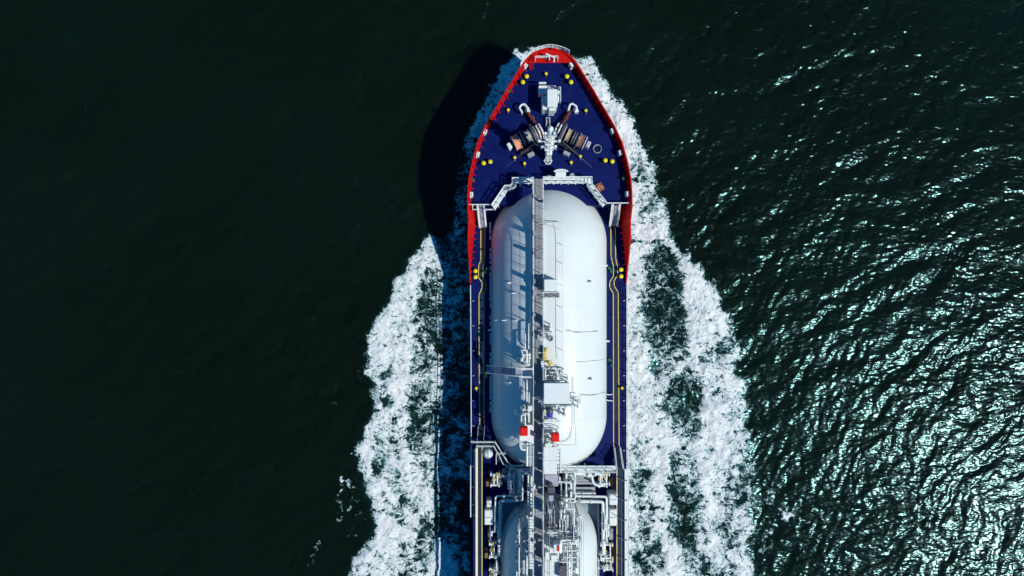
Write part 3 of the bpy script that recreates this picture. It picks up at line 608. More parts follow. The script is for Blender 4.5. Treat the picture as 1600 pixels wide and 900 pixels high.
# ------------------------------------------------------------------ walkway along the break of the forecastle
def strip(mb, outer, inner, z0, z1):                      # floor between two polylines (photo units)
    for (a, b_), (c_, d) in zip(zip(outer, outer[1:]), zip(inner, inner[1:])):
        q = [P(*a, z1), P(*c_, z1), P(*d, z1), P(*b_, z1)]
        vs = [(p.x, p.y, z0) for p in q] + [(p.x, p.y, z1) for p in q]
        mb.add(vs, [(0, 1, 2, 3), (7, 6, 5, 4)] + [(i, i + 4, (i + 1) % 4 + 4, (i + 1) % 4) for i in range(4)])
ZW = ZF + .75
Lo = [(768.5, 321), (788.6, 291.5), (797, 291.3), (800, 288.5), (800, 279.5), (832.5, 279.5)]
Li = [(773.5, 328.5), (793.5, 297.5), (800, 297), (806, 293), (806, 286.8), (832.5, 286.8)]
Ro = [(946.5, 318.6), (923.8, 289.5), (923.5, 278.5), (848, 278.5)]
Ri = [(941.5, 323.5), (917.5, 292), (917.0, 286.8), (848, 286.8)]
for o_, i_, lb in ((Lo, Li, 'left'), (Ro, Ri, 'right')):
    mb = MB(); strip(mb, o_, i_, ZW - .12, ZW); wk = mb.build('forward_walkway', 'white', ship, 'white walkway zigzagging behind the foredeck, %s half' % lb)
    mb = MB(); rail(mb, [P(x, y, ZW) for x, y in o_], 1.05, 1.1, .07, (.5,)); mb.build('guard_rail', 'white', wk)
    mb = MB(); rail(mb, [P(x, y, ZW) for x, y in i_], 1.05, 1.1, .05, (.5,)); mb.build('guard_rail', 'white', wk)
    mb = MB()
    for (a, b_), (c_, d) in zip(zip(o_, o_[1:]), zip(i_, i_[1:])):
        n_ = max(1, int(math.hypot(b_[0] - a[0], b_[1] - a[1]) / 12))
        for k in range(n_):
            t = (k + .5) / n_; p0 = P(a[0] + (b_[0] - a[0]) * t, a[1] + (b_[1] - a[1]) * t, ZW); p1 = P(c_[0] + (d[0] - c_[0]) * t, c_[1] + (d[1] - c_[1]) * t, ZW)
            
            for pp in (p0, p1): mb = MB(); mb.tube([pp - Vector((0, 0, .1)), (pp.x, pp.y, ZM)], .07, 6); mb.build('support_post', 'white', wk)
for q in (([(732.3, 320.8), (768, 320.8)]), ([(946.5, 318.4), (980.3, 318.4)]), [(739, 322), (739, 328.5), (747, 328.5)], [(759, 328.5), (773, 328.5)]):
    mb = MB(); rail(mb, [P(x, y, ZF + .05) for x, y in q], .95, 1.3, .06, (.5,)); mb.build('break_rail', 'white', ship)
def stair(x0a, x1a, ya, za, x0b, x1b, yb, zb, m_='white', mt='lilac', nst=11, name='stair', wide=.22, label=None):
    mb = MB()
    for s0, s1 in ((x0a, x0b), (x1a, x1b)):
        p0 = P(s0, ya, za); p1 = P(s1, yb, zb); d = p1 - p0; q = d.normalized().to_track_quat('Y', 'Z').to_matrix(); rbox(mb, (p0 + p1) / 2, (wide, d.length, .28), q)
    s_ = mb.build(name, m_, ship, label)
    mb = MB()
    for k in range(nst):
        t = (k + .5) / nst; a = P(x0a, ya, za).lerp(P(x0b, yb, zb), t); b_ = P(x1a, ya, za).lerp(P(x1b, yb, zb), t); c = (a + b_) / 2
        mb.box(c, ((b_ - a).length, .24, .05), math.atan2(b_.y - a.y, b_.x - a.x))
    tr = mb.build('treads', mt, s_); tr['kind'] = 'stuff'
    mb = MB()
    for s0, s1 in ((x0a, x0b), (x1a, x1b)): rail(mb, [P(s0, ya, za), P(s1, yb, zb)], .95, 1.0, .04)
    mb.build('handrail', m_, s_); return s_
stair(746, 756, 321, ZF + .05, 749.5, 759.5, 355, ZM + .05, label='left stair down from the foredeck')
stair(957, 968, 319, ZF + .05, 952.8, 964, 353, ZM + .05, label='right stair down from the foredeck')
for k, (a, b_, c_, d) in enumerate(((748.5, 322, 757.5, 350), (955.5, 320, 965, 349))):   # landing plates under the treads
    pass
# drum vent, boxes by the walkway
mb = MB(); c0 = P(868, 271, ZW + 1); c1 = P(884, 271, ZW + 1); mb.cyl(c0, c1, .42, 20); mb.box((c0 + c1) / 2 + Vector((0, 0, -.9)), (1.0, .7, 1.1)); hd = mb.build('hose_drum', 'white', ship)
mb = MB(); pts = [P(865.6 + 22 * t, 268.3 - 3.4 * math.sin(math.pi * t) ** .6, ZW + 1.3) for t in [k / 12 for k in range(13)]]; mb.tube(pts, .1, 6); mb.build('drum_guard', 'white', hd)
mb = MB(); px_box(mb, 854, 273.5, 861, 277.5, ZF, ZF + .9); mb.build('valve_box', 'white', ship)
mb = MB(); px_box(mb, 855.2, 274.3, 859.6, 276.7, ZF + .9, ZF + .95, 0); mb.build('valve_box_top', 'bluep', ship) if False else None
mb = MB(); mb.lathe(P(892.8, 276, ZF), [(.25, 0), (.25, .6), (.32, .65), (.3, .85), (.02, .95)], 14); px_box(mb, 893, 274.5, 899, 277.5, ZF, ZF + .7); mb.build('mushroom_vent', 'white', ship)
mb = MB(); px_box(mb, 905.2, 286.5, 914.6, 295.6, ZM, ZF - .1, .05); mb.build('locker', 'grey', ship, 'grey locker under the front walkway')
mb = MB(); px_box(mb, 924, 289, 929, 300, ZF - .8, ZF + .6, .04); mb.build('cable_cabinet', 'white', ship)
# pallet of timber on the foredeck
pal = thing('timber_pallet', P(936.5, 293, ZF), 'small stack of brown timber and orange lashings on the foredeck by the right walkway', 'pallet')
c = P(936.5, 293, ZF); q = R(28)
for k in range(3): mb = MB(); mb.box(c + Matrix.Rotation(q, 3, 'Z') @ Vector(((k - 1) * .36, 0, .06)), (.12, 1.0, .12), q); mb.build('bearer', 'brown', pal)
for k in range(6): mb = MB(); mb.box(c + Matrix.Rotation(q, 3, 'Z') @ Vector((0, (k - 2.5) * .18, .15 + .02 * (k % 2))), (.95, .13, .05), q + random.uniform(-.03, .03)); mb.build('plank', 'brown', pal)
for k in range(3): mb = MB(); mb.torus(c + Matrix.Rotation(q, 3, 'Z') @ Vector(((k - 1) * .25, (k % 2) * .2 - .1, .26)), .16, .06, 14, 6); mb.build('rope_loop', 'orange', pal)
# ------------------------------------------------------------------ CARGO TANKS
def capsule(yf, ya, r_, x, z, n=96, zcut=None):
    prof_ = []
    yc0, yc1 = ya + r_, yf - r_
    for k in range(25): a = math.pi / 2 * k / 24; prof_.append((r_ * math.sin(a) + 1e-3, yc0 - r_ * math.cos(a)))
    m_ = max(2, int((yc1 - yc0) / 1.0))
    for k in range(1, m_): prof_.append((r_, yc0 + (yc1 - yc0) * k / m_))
    for k in range(25): a = math.pi / 2 * k / 24; prof_.append((r_ * math.cos(a) + 1e-3, yc1 + r_ * math.sin(a)))
    mb = MB(); mb.lathe((x, 0, z), prof_, n, (0, 1, 0)); return mb
YF1 = P(0, 296.5, TZ + 1.5).y + .75; YA1 = P(0, 735, TZ).y
t1 = capsule(YF1, YA1, TR, TX, TZ).build('cargo_tank', 'tank', ship, 'long white forward cargo tank with rounded ends')
YF2 = P(0, 769, 5.0).y; TR2 = 6.25
t2 = capsule(YF2, YF2 - 34, TR2, TX, 4.6).build('cargo_tank', 'tank', ship, 'white second tank cut off by the picture edge')
def tz(x, y=-5, r_=TR, x0=TX, z0=TZ, yf=YF1, ya=YA1):      # height of the tank skin
    yc1, yc0 = yf - r_, ya + r_; dy = max(0, y - yc1, yc0 - y); s_ = r_ * r_ - (x - x0) ** 2 - dy * dy
    return z0 + math.sqrt(max(s_, 0))
def onT(px, py, up=0.0):                                  # point on the first tank's skin seen at (px,py)
    z = 10.5
    for _ in range(8): p = P(px, py, z); z = tz(p.x, p.y) + up
    return P(px, py, z)
mb = MB()
for py in (386, 432, 478, 524, 570, 616, 654):           # ring welds
    y = P(0, py, 9).y; pts = [(TX + (TR + .004) * math.cos(a), y, TZ + (TR + .004) * math.sin(a)) for a in np.linspace(.2, math.pi - .2, 60)]; mb.tube(pts, .013, 4)
mb.build('weld_seams', 'tank', t1)
# pale coaming edge along the left foot of the tank
mb = MB(); 
for k in range(34):
    py = 352 + k * 9.6; 
    if py > 640: break
    if random.random() < .85: a = P(766.2 + random.uniform(-.3, .3), py, ZM + .7); mb.box((a.x, a.y, ZM + .6), (.16, random.uniform(.3, .75), .2))
mb.build('tank_lagging_clips', 'white', t1)
# ------------------------------------------------------------------ CATWALK
X0, X1 = P(833.2, 0, ZC).x, P(848.6, 0, ZC).x; XM = (X0 + X1) / 2; WC = X1 - X0
YS, YE = P(0, 279, ZC).y, -60.0
mb = MB(); 
for x in (X0, X1): mb.box((x, (YS + YE) / 2, ZC - .14), (.12, YS - YE, .3))
cw = mb.build('catwalk', 'white', ship, 'long raised grey catwalk running fore and aft over the tanks')
y = YS; k = 0; prot = {}
while y > -46:
    ln = 2.36; c = Vector((XM, y - ln / 2, ZC - .04)); key = k % 3
    mm_ = ['grate', 'grey', 'grate'][key]
    if (key, mm_) not in prot:
        mb = MB(); n_ = 6
        for j in range(n_): mb.box((XM, y - ln * (j + .5) / n_, ZC - .05), (WC - .14, ln / n_ * .86, .04))
        mb.box((XM, y - ln / 2, ZC - .085), (WC - .1, ln - .03, .02))
        prot[(key, mm_)] = mb.build('floor_grating', mm_, cw, origin=c)
    else: copyto(prot[(key, mm_)], c, cw)
    y -= ln; k += 1
GAP = [(455, 466), (571, 584), (598, 632), (660, 694)]
def rails_x(x, gaps, nm, h=1.1):
    ys_ = [279] + [g_ for a in gaps for g_ in a] + [1180]
    for a, b_ in zip(ys_[::2], ys_[1::2]):
        mb = MB(); rail(mb, [P(0, a, ZC).__class__((x, P(0, a, ZC).y, ZC)), Vector((x, P(0, b_, ZC).y, ZC))], h, 1.25, .024, (.5,)); mb.build(nm, 'white', cw)
rails_x(X0, [(571, 584), (664, 694)], 'guard_rail'); rails_x(X1, [(437, 466), (599, 632), (676, 700)], 'guard_rail')
# truss and legs under it
mb = MB(); y = YS - .6; s_ = 1; j = 0
while y > -46:
    zt = tz(XM, y) if y > YA1 + .3 else 5.2
    if y > YF1: zt = ZM
    for x in (X0, X1): mb.box((x, y, (zt + ZC) / 2 - .1), (.14, .14, max(.1, ZC - zt)))
    mb.box((XM, y, ZC - .22), (WC, .12, .2))
    if y - 3.1 > -46: mb.tube([(X0, y, ZC - .25), (X1, y - 3.1, ZC - .25)], .05, 5)
    y -= 3.1
mb.build('support_frame', 'white', cw)
# pipe rack on its left
ZR = ZC - 1.32
for a, b_ in ((347, 571), (590, 664), (694, 735)):
    mb = MB()
    for px, r_ in ((829.2, .1), (834.4, .12)): mb.tube([P(px, a, ZR + .9), P(px, b_, ZR + .9)], r_, 8)
    k = a + 20
    while k < b_: mb.tube([P(829.2, k, ZR + .9), P(834.4, k, ZR + .9)], .1, 6); k += 40.5
    for k in np.arange(a + 4, b_, 20): p = P(829.2, k, ZR + .9); mb.tube([p, (p.x, p.y, tz(p.x, p.y))], .05, 5)
    mb.build('pipe_rack', 'white', cw)
for a, b_ in ((493, 507), (573, 598), (632, 660), (664, 735), (742, 768), (781, 800), (812, 829), (838, 872), (880, 905), (915, 960)):  # panels added on the right rail to shade the catwalk and tank
    mb = MB(); ya, yb = P(0, a, ZC).y, P(0, b_, ZC).y; mb.box((X1 - .08, (ya + yb) / 2, ZC + .62), (.05, ya - yb, 1.1)); mb.build('shade_screen', 'grey', cw)
# a light inner shelf of small cable pipes that throws the lattice shade
for px, z_ in ((831.7, ZR + .2), (836, ZR - .1), (838.5, ZR - .1), (841, ZR - .15)):
    mb = MB(); mb.tube([(P(px, 300, z_).x, P(0, 300, z_).y, z_), (P(px, 735, z_).x, P(0, 735, z_).y, z_)], .07, 6); mb.build('cable_pipe', 'grey', cw)
# solid wind plates hung under the catwalk between its legs
for a, b_ in ((345, 366), (408, 428), (478, 500), (520, 530), (575, 612), (640, 705)):
    mb = MB(); ya, yb = P(0, a, ZC).y, P(0, b_, ZC).y; mb.box((X0 + .15, (ya + yb) / 2, ZC - .6), (.06, ya - yb, .6)); mb.build('side_plate', 'grey', cw)
# ------------------------------------------------------------------ fittings over the tank
def platform(x0, y0, x1, y1, z, m_='grate', rl=True, name='platform', label=None, th=.08, mf='white', sides='nswe'):
    a, b_ = P(x0, y0, z), P(x1, y1, z); mb = MB(); mb.box(((a.x + b_.x) / 2, (a.y + b_.y) / 2, z - th / 2), (b_.x - a.x, a.y - b_.y, th)); p_ = mb.build(name, m_, ship, label)
    if rl:
        mb = MB(); C = [Vector((a.x, a.y, z)), Vector((b_.x, a.y, z)), Vector((b_.x, b_.y, z)), Vector((a.x, b_.y, z))]
        if 'n' in sides: rail(mb, C[0:2], 1.05, 1, .04)
        if 'e' in sides: rail(mb, C[1:3], 1.05, 1, .04)
        if 's' in sides: rail(mb, C[2:4], 1.05, 1, .04)
        if 'w' in sides: rail(mb, [C[3], C[0]], 1.05, 1, .04)
        mb.build('guard_rail', mf, p_)
    mb = MB()
    for q in ((a.x + .1, a.y - .1), (b_.x - .1, a.y - .1), (b_.x - .1, b_.y + .1), (a.x + .1, b_.y + .1)):
        zz = tz(*q) if (YA1 < q[1] < YF1 and abs(q[0] - TX) < TR) else ZM
        if z - zz > .15: mb = MB(); mb.box((q[0], q[1], (z + zz) / 2 - .05), (.1, .1, z - zz)); mb.build('leg', mf, p_)
    return p_
mb = MB(); px_box(mb, 850, 436.5, 872, 454.6, 10.0, 13.2, .05); mb.build('tank_dome_house', 'white', ship, 'small white square house by the catwalk')
platform(850, 456.5, 873.5, 465, ZC - .1, 'grate', True, 'side_platform', 'grey railed platform sticking out right of the catwalk', sides='nse')
mb = MB(); px_box(mb, 849.8, 598.7, 890.3, 631, 13.0, 13.25, .03); a, b_ = P(851, 600, 13), P(889, 630, 13)
sh_ = mb.build('shelter_roof', 'white', ship, 'large flat white shelter roof right of the catwalk')
mb = MB()
for q in ((a.x, a.y), (b_.x, a.y), (b_.x, b_.y), (a.x, b_.y), ((a.x + b_.x) / 2, a.y), ((a.x + b_.x) / 2, b_.y)): mb = MB(); mb.box((q[0], q[1], (13 + tz(*q)) / 2), (.12, .12, 13 - tz(*q))); mb.build('post', 'white', sh_)
mb = MB(); mb.box((a.x + .3, (a.y + b_.y) / 2, 12.2), (.1, 2.2, 1.6)); mb.build('panel', 'white', sh_)
# reels, valves
def ring(px, py, r_, m_, nm, z=None, t=.05):
    p = onT(px, py, .6) if z is None else P(px, py, z); mb = MB(); mb.torus(p, r_, t, 20, 6); mb.torus(p + Vector((0, 0, -.15)), r_ * .55, t, 16, 5); mb.cyl(p - Vector((0, 0, .6)), p, .06, 6); return mb.build(nm, m_, ship)
ring(846, 526, .42, 'white', 'hose_reel', ZC + .7, .055); ring(847.5, 529, .3, 'white', 'hose_reel', ZC + .5, .05); ring(859.8, 528.7, .30, 'ropeg', 'valve_wheel', ZC + .3, .08)
for px, py in ((850.7, 551), (850.2, 556), (851.3, 560), (858, 566), (860, 569), (853, 546)):
    c = onT(px, py, .9); mb = MB(); mb.cyl(c - Vector((0, 0, .9)), c, .1, 8); mb.lathe(c, [(.12, -.2), (.24, -.12), (.24, .1), (.1, .2), (.02, .24)], 12); mb.cyl(c - Vector((.3, 0, .1)), c + Vector((.3, .1, -.1)), .08, 7); mb.build('safety_valve', 'line', ship)
def cluster(x0, y0, x1, y1, n, zlo, zhi, mats, nm, seed, onTank=True, rr=(.05, .12), parent=None):
    """a knot of bent pipes with flanges and hand wheels"""
    rd = random.Random(seed)
    for k in range(n):
        x, y_ = rd.uniform(x0, x1), rd.uniform(y0, y1); z = rd.uniform(zlo, zhi); pts = [(x, y_)]
        d = rd.random() < .5
        for j in range(rd.choice((1, 2, 2, 3))):
            if d: x = rd.uniform(x0, x1)
            else: y_ = rd.uniform(y0, y1)
            pts.append((x, y_)); d = not d
        p3 = [P(a, b_, z) for a, b_ in pts]
        g0 = p3[0].copy(); g0.z = tz(g0.x, g0.y) if onTank else ZM; g1 = p3[-1].copy(); g1.z = tz(g1.x, g1.y) if onTank else ZM
        g0.z = min(g0.z, z - .2); g1.z = min(g1.z, z - .2)
        r_ = rd.uniform(*rr); mb = MB(); mb.tube([g0] + p3 + [g1], r_, 8, .18)
        for p in p3:
            if rd.random() < .6: mb.cyl(p + Vector((0, 0, -.25)), p + Vector((0, 0, -.2)), r_ * 1.9, 10)
        if rd.random() < .6: c = p3[len(p3) // 2] + Vector((0, 0, .3)); mb.torus(c, .17, .03, 12, 5); mb.cyl(c - Vector((0, 0, .3)), c, .035, 5)
        mb.build(nm, rd.choice(mats), parent or ship)
wp = ['white', 'white', 'white', 'grey']
cluster(851, 577, 888, 598, 12, 11.7, 12.6, wp, 'tank_pipe', 1); cluster(850, 500, 862, 520, 4, 11.8, 12.6, wp, 'tank_pipe', 2)
cluster(811, 546, 828, 572, 9, 11.2, 12.0, ['white'], 'tank_pipe', 3); cluster(852, 634, 890, 648, 9, 11.7, 12.4, wp, 'tank_pipe', 4)
cluster(850, 664, 876, 700, 5, 11.6, 12.4, wp, 'tank_pipe', 5); cluster(888, 612, 906, 640, 6, 11.0, 11.6, wp, 'tank_pipe', 6, rr=(.03, .07))
cluster(813, 634, 831, 668, 9, 11.2, 12.1, ['white'], 'tank_pipe', 7)
for px, r_, a, b_ in ((815.5, .09, 612, 668), (818.3, .11, 594, 632), (823.2, .1, 590, 634), (820.5, .08, 520, 572), (814.6, .05, 620, 640), (826, .08, 505, 545), (826.5, .1, 612, 660)):
    mb = MB(); mb.tube([onT(px, a, .5)] + [onT(px, a + (b_ - a) * t, .8) for t in (.1, .4, .6, .9)] + [onT(px, b_, .5)], r_, 8); mb.build('tank_pipe', 'white', ship)
mb = MB(); px_box(mb, 824.6, 634.2, 831.3, 642.4, 11.2, 12.6); mb.build('junction_box', 'white', ship)
# long thin rail over the right of the tank with its posts
mb = MB(); pts = [onT(876, 352, 1), onT(878.5, 368, 1)] + [onT(878.8, y, 1) for y in (400, 450, 500, 550)] + [onT(880, 566, 1)]; mb.tube(pts, .028, 5)
for y in (360, 383, 412, 446, 481, 519, 547): a = onT(878.8, y, 0); mb.cyl(a, a + Vector((0, 0, 1)), .03, 5); 
mb.build('lifeline', 'white', t1)
mb = MB(); 
for a, b_ in (((851, 349), (878, 348)), ((851, 349), (880, 360))): mb.tube([onT(*a, .8), onT((a[0] + b_[0]) / 2, (a[1] + b_[1]) / 2, .9), onT(*b_, .6)], .04, 5)
for x in (856, 862, 870, 877): a = onT(x, 349, 0); mb.cyl(a, a + Vector((0, 0, .85)), .035, 5)
mb.build('lifeline', 'white', t1)
mb = MB(); mb.tube([onT(886, 518, .25), onT(891, 516.6, .3), onT(899, 519.5, .3), onT(935, 517.5, .35)], .035, 5); mb.build('sensor_pipe', 'grey', t1)
mb = MB(); mb.tube([onT(896.5, y, .3) for y in range(590, 664, 8)] + [onT(895.5, 672, .3), onT(893, 682, .3), onT(888, 689, .3), onT(876, 692, .3)], .05, 6); mb.build('curved_pipe', 'white', t1)
mb = MB(); mb.tube([onT(902.5, 631, .5), onT(902.5, 664, .5), onT(902.3, 697, .5), onT(876, 697, .5)], .03, 5); mb.build('lifeline', 'white', t1)
mb = MB(); mb.tube([onT(907, 631, .2), onT(907, 617, .3), onT(925, 618, .3), onT(945, 613, .3)], .03, 5); mb.tube([onT(902, 566, .2), onT(930, 563.5, .2), onT(944, 562, .2)], .02, 5); mb.build('sensor_pipe', 'grey', t1)
for px, py, m_ in ((920, 440, 'grey'), (921, 592, 'grey'), (795, 442, 'white'), (796, 597, 'white'), (781, 673, 'white'), (802, 458, 'white')):
    c = onT(px, py, 0); mb = MB(); mb.prism([(c.x - .3, c.y), (c.x + .28, c.y + .13), (c.x + .22, c.y - .14)], c.z - .3, c.z + .3); mb.build('lifting_lug', m_, t1)
for px, py in ((948.5, 533), (766, 516), (945.5, 415)):
    c = P(px, py, 6.2); mb = MB(); mb.box(c, (.6, .2, .3)); mb.cyl(c, c + Vector((.3 if px > 900 else -.3, 0, .1)), .12, 8); mb.build('tank_bracket', 'white', t1)
c = P(949, 620, 6.2)
for k in (0, 3): mb = MB(); mb.tube([P(948, 616 + k * 3, 6.2), P(952, 617 + k * 3, 6.1), P(957, 616 + k * 3.4, 5.6)], .06, 6, .1); mb.build('deck_pipe', 'white', ship)
# little row of fittings
for px in (776, 786, 789.5, 804, 806.5): c = onT(px, 500.5, .1); mb = MB(); mb.box(c, (.28, .12, .2)); mb.build('pipe_clip', 'white', t1)
# transverse stair on the left of the tank
mb = MB(); A, B = P(833, 576, ZC), P(760, 571, 6.0)
mid = [onT(805, 575, .5), onT(785, 574, .6)]
for dy in (0, .95):
    o = Vector((0, -dy, 0)); mb.tube([A + o, A + o + Vector((-1.2, 0, 0)), P(808, 575, 11.9) + o, P(785, 573, 9.6) + o, P(768, 571.5, 6.8) + o, P(760, 571, 6.0) + o], .06, 6)
    mb.tube([A + o + Vector((0, 0, .9)), A + o + Vector((-1.2, 0, .9)), P(808, 575, 12.7) + o, P(785, 573, 10.5) + o, P(768, 571.5, 7.7) + o], .045, 6)
ss = mb.build('side_stair', 'white', ship, 'white stepped stair crossing the left shoulder of the forward tank')
path = [A + Vector((-1.2, 0, 0)), P(808, 575, 11.9), P(785, 573, 9.6), P(768, 571.5, 6.8), P(760, 571, 6.0)]; mb = MB()
for a, b_ in zip(path, path[1:]):
    n_ = int((b_ - a).length / .27)
    for k in range(n_): c = a.lerp(b_, (k + .5) / n_); mb.box(c + Vector((0, -.475, 0)), (.16, .9, .04))
tr = mb.build('treads', 'lilac', ss); tr['kind'] = 'stuff'
# red covers, blue cover
for px0, py0, px1, py1, z in ((812.2, 668, 824.8, 681.4, 13.3), (861.8, 677.6, 874, 690.6, 13.3)):
    mb = MB(); px_box(mb, px0, py0, px1, py1, z - .9, z, .08); c = P((px0 + px1) / 2, (py0 + py1) / 2, z); rb = mb.build('valve_cover', 'redbox', ship, 'bright red cover box %s of the catwalk' % ('left' if px0 < 840 else 'right'))
    for sx in (-.35, .35):
        for sy in (-.35, .35): mb = MB(); mb.box(c + Vector((sx, sy, -1.4)), (.08, .08, 1.2)); mb.build('leg', 'white', rb)
platform(812, 664, 834, 695, 11.9, 'white', True, 'valve_platform', None, sides='ws')
platform(850, 656, 872, 667, 11.9, 'white', True, 'valve_platform', None, sides='ns')
mb = MB(); c = P(859, 648, 13.0); mb.lathe(c, [(.36, -.9), (.4, -.3), (.34, 0), (.02, .08)], 18); bl = mb.build('blue_drum', 'bluep', None, 'small bright blue drum with a dark lid beside the red box right of the catwalk'); bl['category'] = 'drum'; mb = MB(); mb.lathe(c + Vector((0, .42, .1)), [(.42, -.5), (.42, .1), (.05, .12)], 18); mb.build('drum_top', 'dgrey', bl)
mb = MB(); px_box(mb, 855.5, 654.5, 861.5, 657, 12, 12.8); mb.build('junction_box', 'white', ship)
# white deck house plates aft on the tank
platform(850.3, 698.5, 870.3, 719, 12.3, 'white', False, 'roof_plate'); platform(850.3, 719.6, 870.3, 741, 12.3, 'white', False, 'roof_plate')
for k in range(6): mb = MB(); a = P(870, 702 + k * 6, 12.3); mb.tube([a, a + Vector((.35, .05, .1))], .03, 5); mb.build('roof_hook', 'dgrey', ship)
mb = MB(); mb.tube([onT(875.5, 702, .9), P(875.5, 738, 12.2)], .11, 8); mb.build('tank_pipe', 'white', ship)
# ------------------------------------------------------------------ SIDE DECKS
def paintline(pts, z, wd, m_, name, h=.012):
    mb = MB(); q = [P(x, y, z) for x, y in pts]
    for a, b_ in zip(q, q[1:]):
        d = (b_ - a); n_ = Vector((-d.y, d.x, 0)).normalized() * wd / 2; e = d.normalized() * wd * .3
        vs = [a - n_ - e, b_ - n_ + e, b_ + n_ + e, a + n_ - e]; vs = [(v.x, v.y, z) for v in vs] + [(v.x, v.y, z + h) for v in vs]
        mb.add(vs, [(0, 1, 2, 3), (7, 6, 5, 4)] + [(i, (i + 1) % 4, (i + 1) % 4 + 4, i + 4) for i in range(4)])
    return mb.build(name, m_, ship)
LO = [(751.2, 356), (751.2, 407), (748.2, 414), (747.3, 433), (753.3, 441.5), (753.3, 449), (748.4, 461), (748.6, 560), (749.6, 664)]
LI = [(757.8, 356), (757, 407), (754.8, 420), (754.8, 433), (758.6, 440), (759, 450), (756.3, 461), (756.3, 662)]
RO = [(954.4, 355), (954.7, 400.5), (958.6, 417), (958.6, 431), (952.7, 441), (952.7, 449), (958.2, 458.5), (958.8, 697)]
RI = [(961.2, 355), (962, 403), (965.6, 421), (964.7, 430), (959.5, 439), (959.8, 447), (966, 457), (967.4, 697)]
for A_, B_ in ((LO, LI), (RO, RI)):
    mb = MB(); n_ = min(len(A_), len(B_))
    def res(pl, k):                                       # sample a polyline at row y
        for (xa, ya), (xb, yb) in zip(pl, pl[1:]):
            if ya <= k <= yb: return xa + (xb - xa) * (k - ya) / (yb - ya + 1e-9)
        return pl[-1][0] if k > pl[-1][1] else pl[0][0]
    rows = [356, 400, 407, 414, 420, 431, 436, 441, 445, 449, 455, 461, 500, 560, 610, 660]
    strip(mb, [(res(A_, k), k) for k in rows], [(res(B_, k), k) for k in rows], ZM - .05, ZM + .02); mb.build('deck_walkway', 'walk', ship)
    for ln in (A_, B_): paintline(ln, ZM + .025, .1, 'line', 'walkway_edge_line')
mb = MB(); rail(mb, [P(735.8, 446, ZM + .1), P(736.6, 560, ZM + .1), P(737, 725, ZM + .1)], 1.0, 1.65, .05, (.5,)); mb.build('side_rail', 'white', ship)
mb = MB(); rail(mb, [P(978.6, 446, ZM + .1), P(979, 560, ZM + .1), P(979.6, 700, ZM + .1), P(981, 960, ZM + .1)], 1.0, 1.65, .05, (.5,)); mb.build('side_rail', 'white', ship)
for px, s_ in ((738, 1), (976.5, -1)):
    for py in range(470, 720, 39): mb = MB(); c = P(px, py, ZM + .1); mb.tube([c, c + Vector((s_ * .25, 0, .1))], .04, 5); mb.build('rail_stay', 'white', ship)
# stairs up to the aft pipe deck
stair(747.5, 757.5, 664, ZM + .05, 745.5, 755.2, 698, ZM + 1.6, 'grey', 'walk', 10, 'ramp', .12); stair(959.3, 968.3, 698, ZM + .05, 962.5, 973, 731, ZM + 1.6, 'white', 'walk', 10, 'ramp', .12)
ZP = ZM + 1.6
for x0, x1, y0 in ((746.0, 753.2, 699), (963.9, 971.8, 731)):
    platform(x0, y0, x1, 1000, ZP, 'walk', False, 'raised_walkway'); paintline([(x0, y0), (x0, 1000)], ZP + .004, .11, 'line', 'walkway_edge_line'); paintline([(x1, y0), (x1, 1000)], ZP + .004, .11, 'line', 'walkway_edge_line')
mb = MB(); mb.tube([P(744.2, 700, ZP + .5), P(744.2, 1000, ZP + .5)], .17, 10); mb.build('long_pipe', 'cream', ship)
mb = MB(); mb.tube([P(977, 733, ZP + .3), P(977.6, 1000, ZP + .3)], .15, 10); mb.tube([P(980, 733, ZP), P(980.3, 1000, ZP)], .07, 8); mb.build('long_pipe', 'white', ship)
for k in range(8): mb = MB(); y_ = 745 + k * 31; mb.tube([P(964, y_, ZP + .9), P(972, y_ + 6, ZP + .9), P(980, y_ + 6, ZP + .5)], .05, 5); mb.build('pipe_stay', 'dgrey', ship)
# outboard frame at left
mb = MB()
mb.tube([P(735.4, 727, ZM + .6), P(735.4, 808, ZM + .6)], .08, 7)
for y_ in (729, 761, 789, 805): mb.tube([P(735.4, y_, ZM + .6), P(743, y_, ZM + .6)], .06, 6)
mb.build('outboard_frame', 'white', ship)
# ------------------------------------------------------------------ BETWEEN THE TANKS
mb = MB(); c = P(762.6, 710, ZM + 2.2); mb.lathe((c.x, c.y, ZM), [(.64, 0), (.64, 1.5), (.6, 1.8), (.45, 2.05), (.22, 2.17), (.02, 2.2)], 28); mb.build('pressure_vessel', 'white', ship, 'white domed pressure vessel at left behind the forward tank')
# zigzag walkway aft left
for off, m_ in ((0, 'white'), (6.5, 'white')):
    mb = MB(); rail(mb, [P(738 + off, 688.5 + off, 7.2), P(774 - off * .3, 688.5 + off, 7.2), P(793 - off, 719 + off * .5, 7.2), P(800, 726 + off * .6, 7.2), P(832, 724 + off, 7.2)], 1.0, 1.3, .05); mb.build('aft_walkway_rail', m_, ship)
mb = MB(); strip(mb, [(738, 688.5), (774, 688.5), (793, 719), (800, 724), (832, 724)], [(738, 695), (771, 695), (787, 722), (796, 731), (832, 731)], 7.1, 7.2); mb.build('aft_walkway', 'walk', ship)
platform(775.5, 706, 790, 722, 7.6, 'walk', True, 'landing', None, sides='nw')
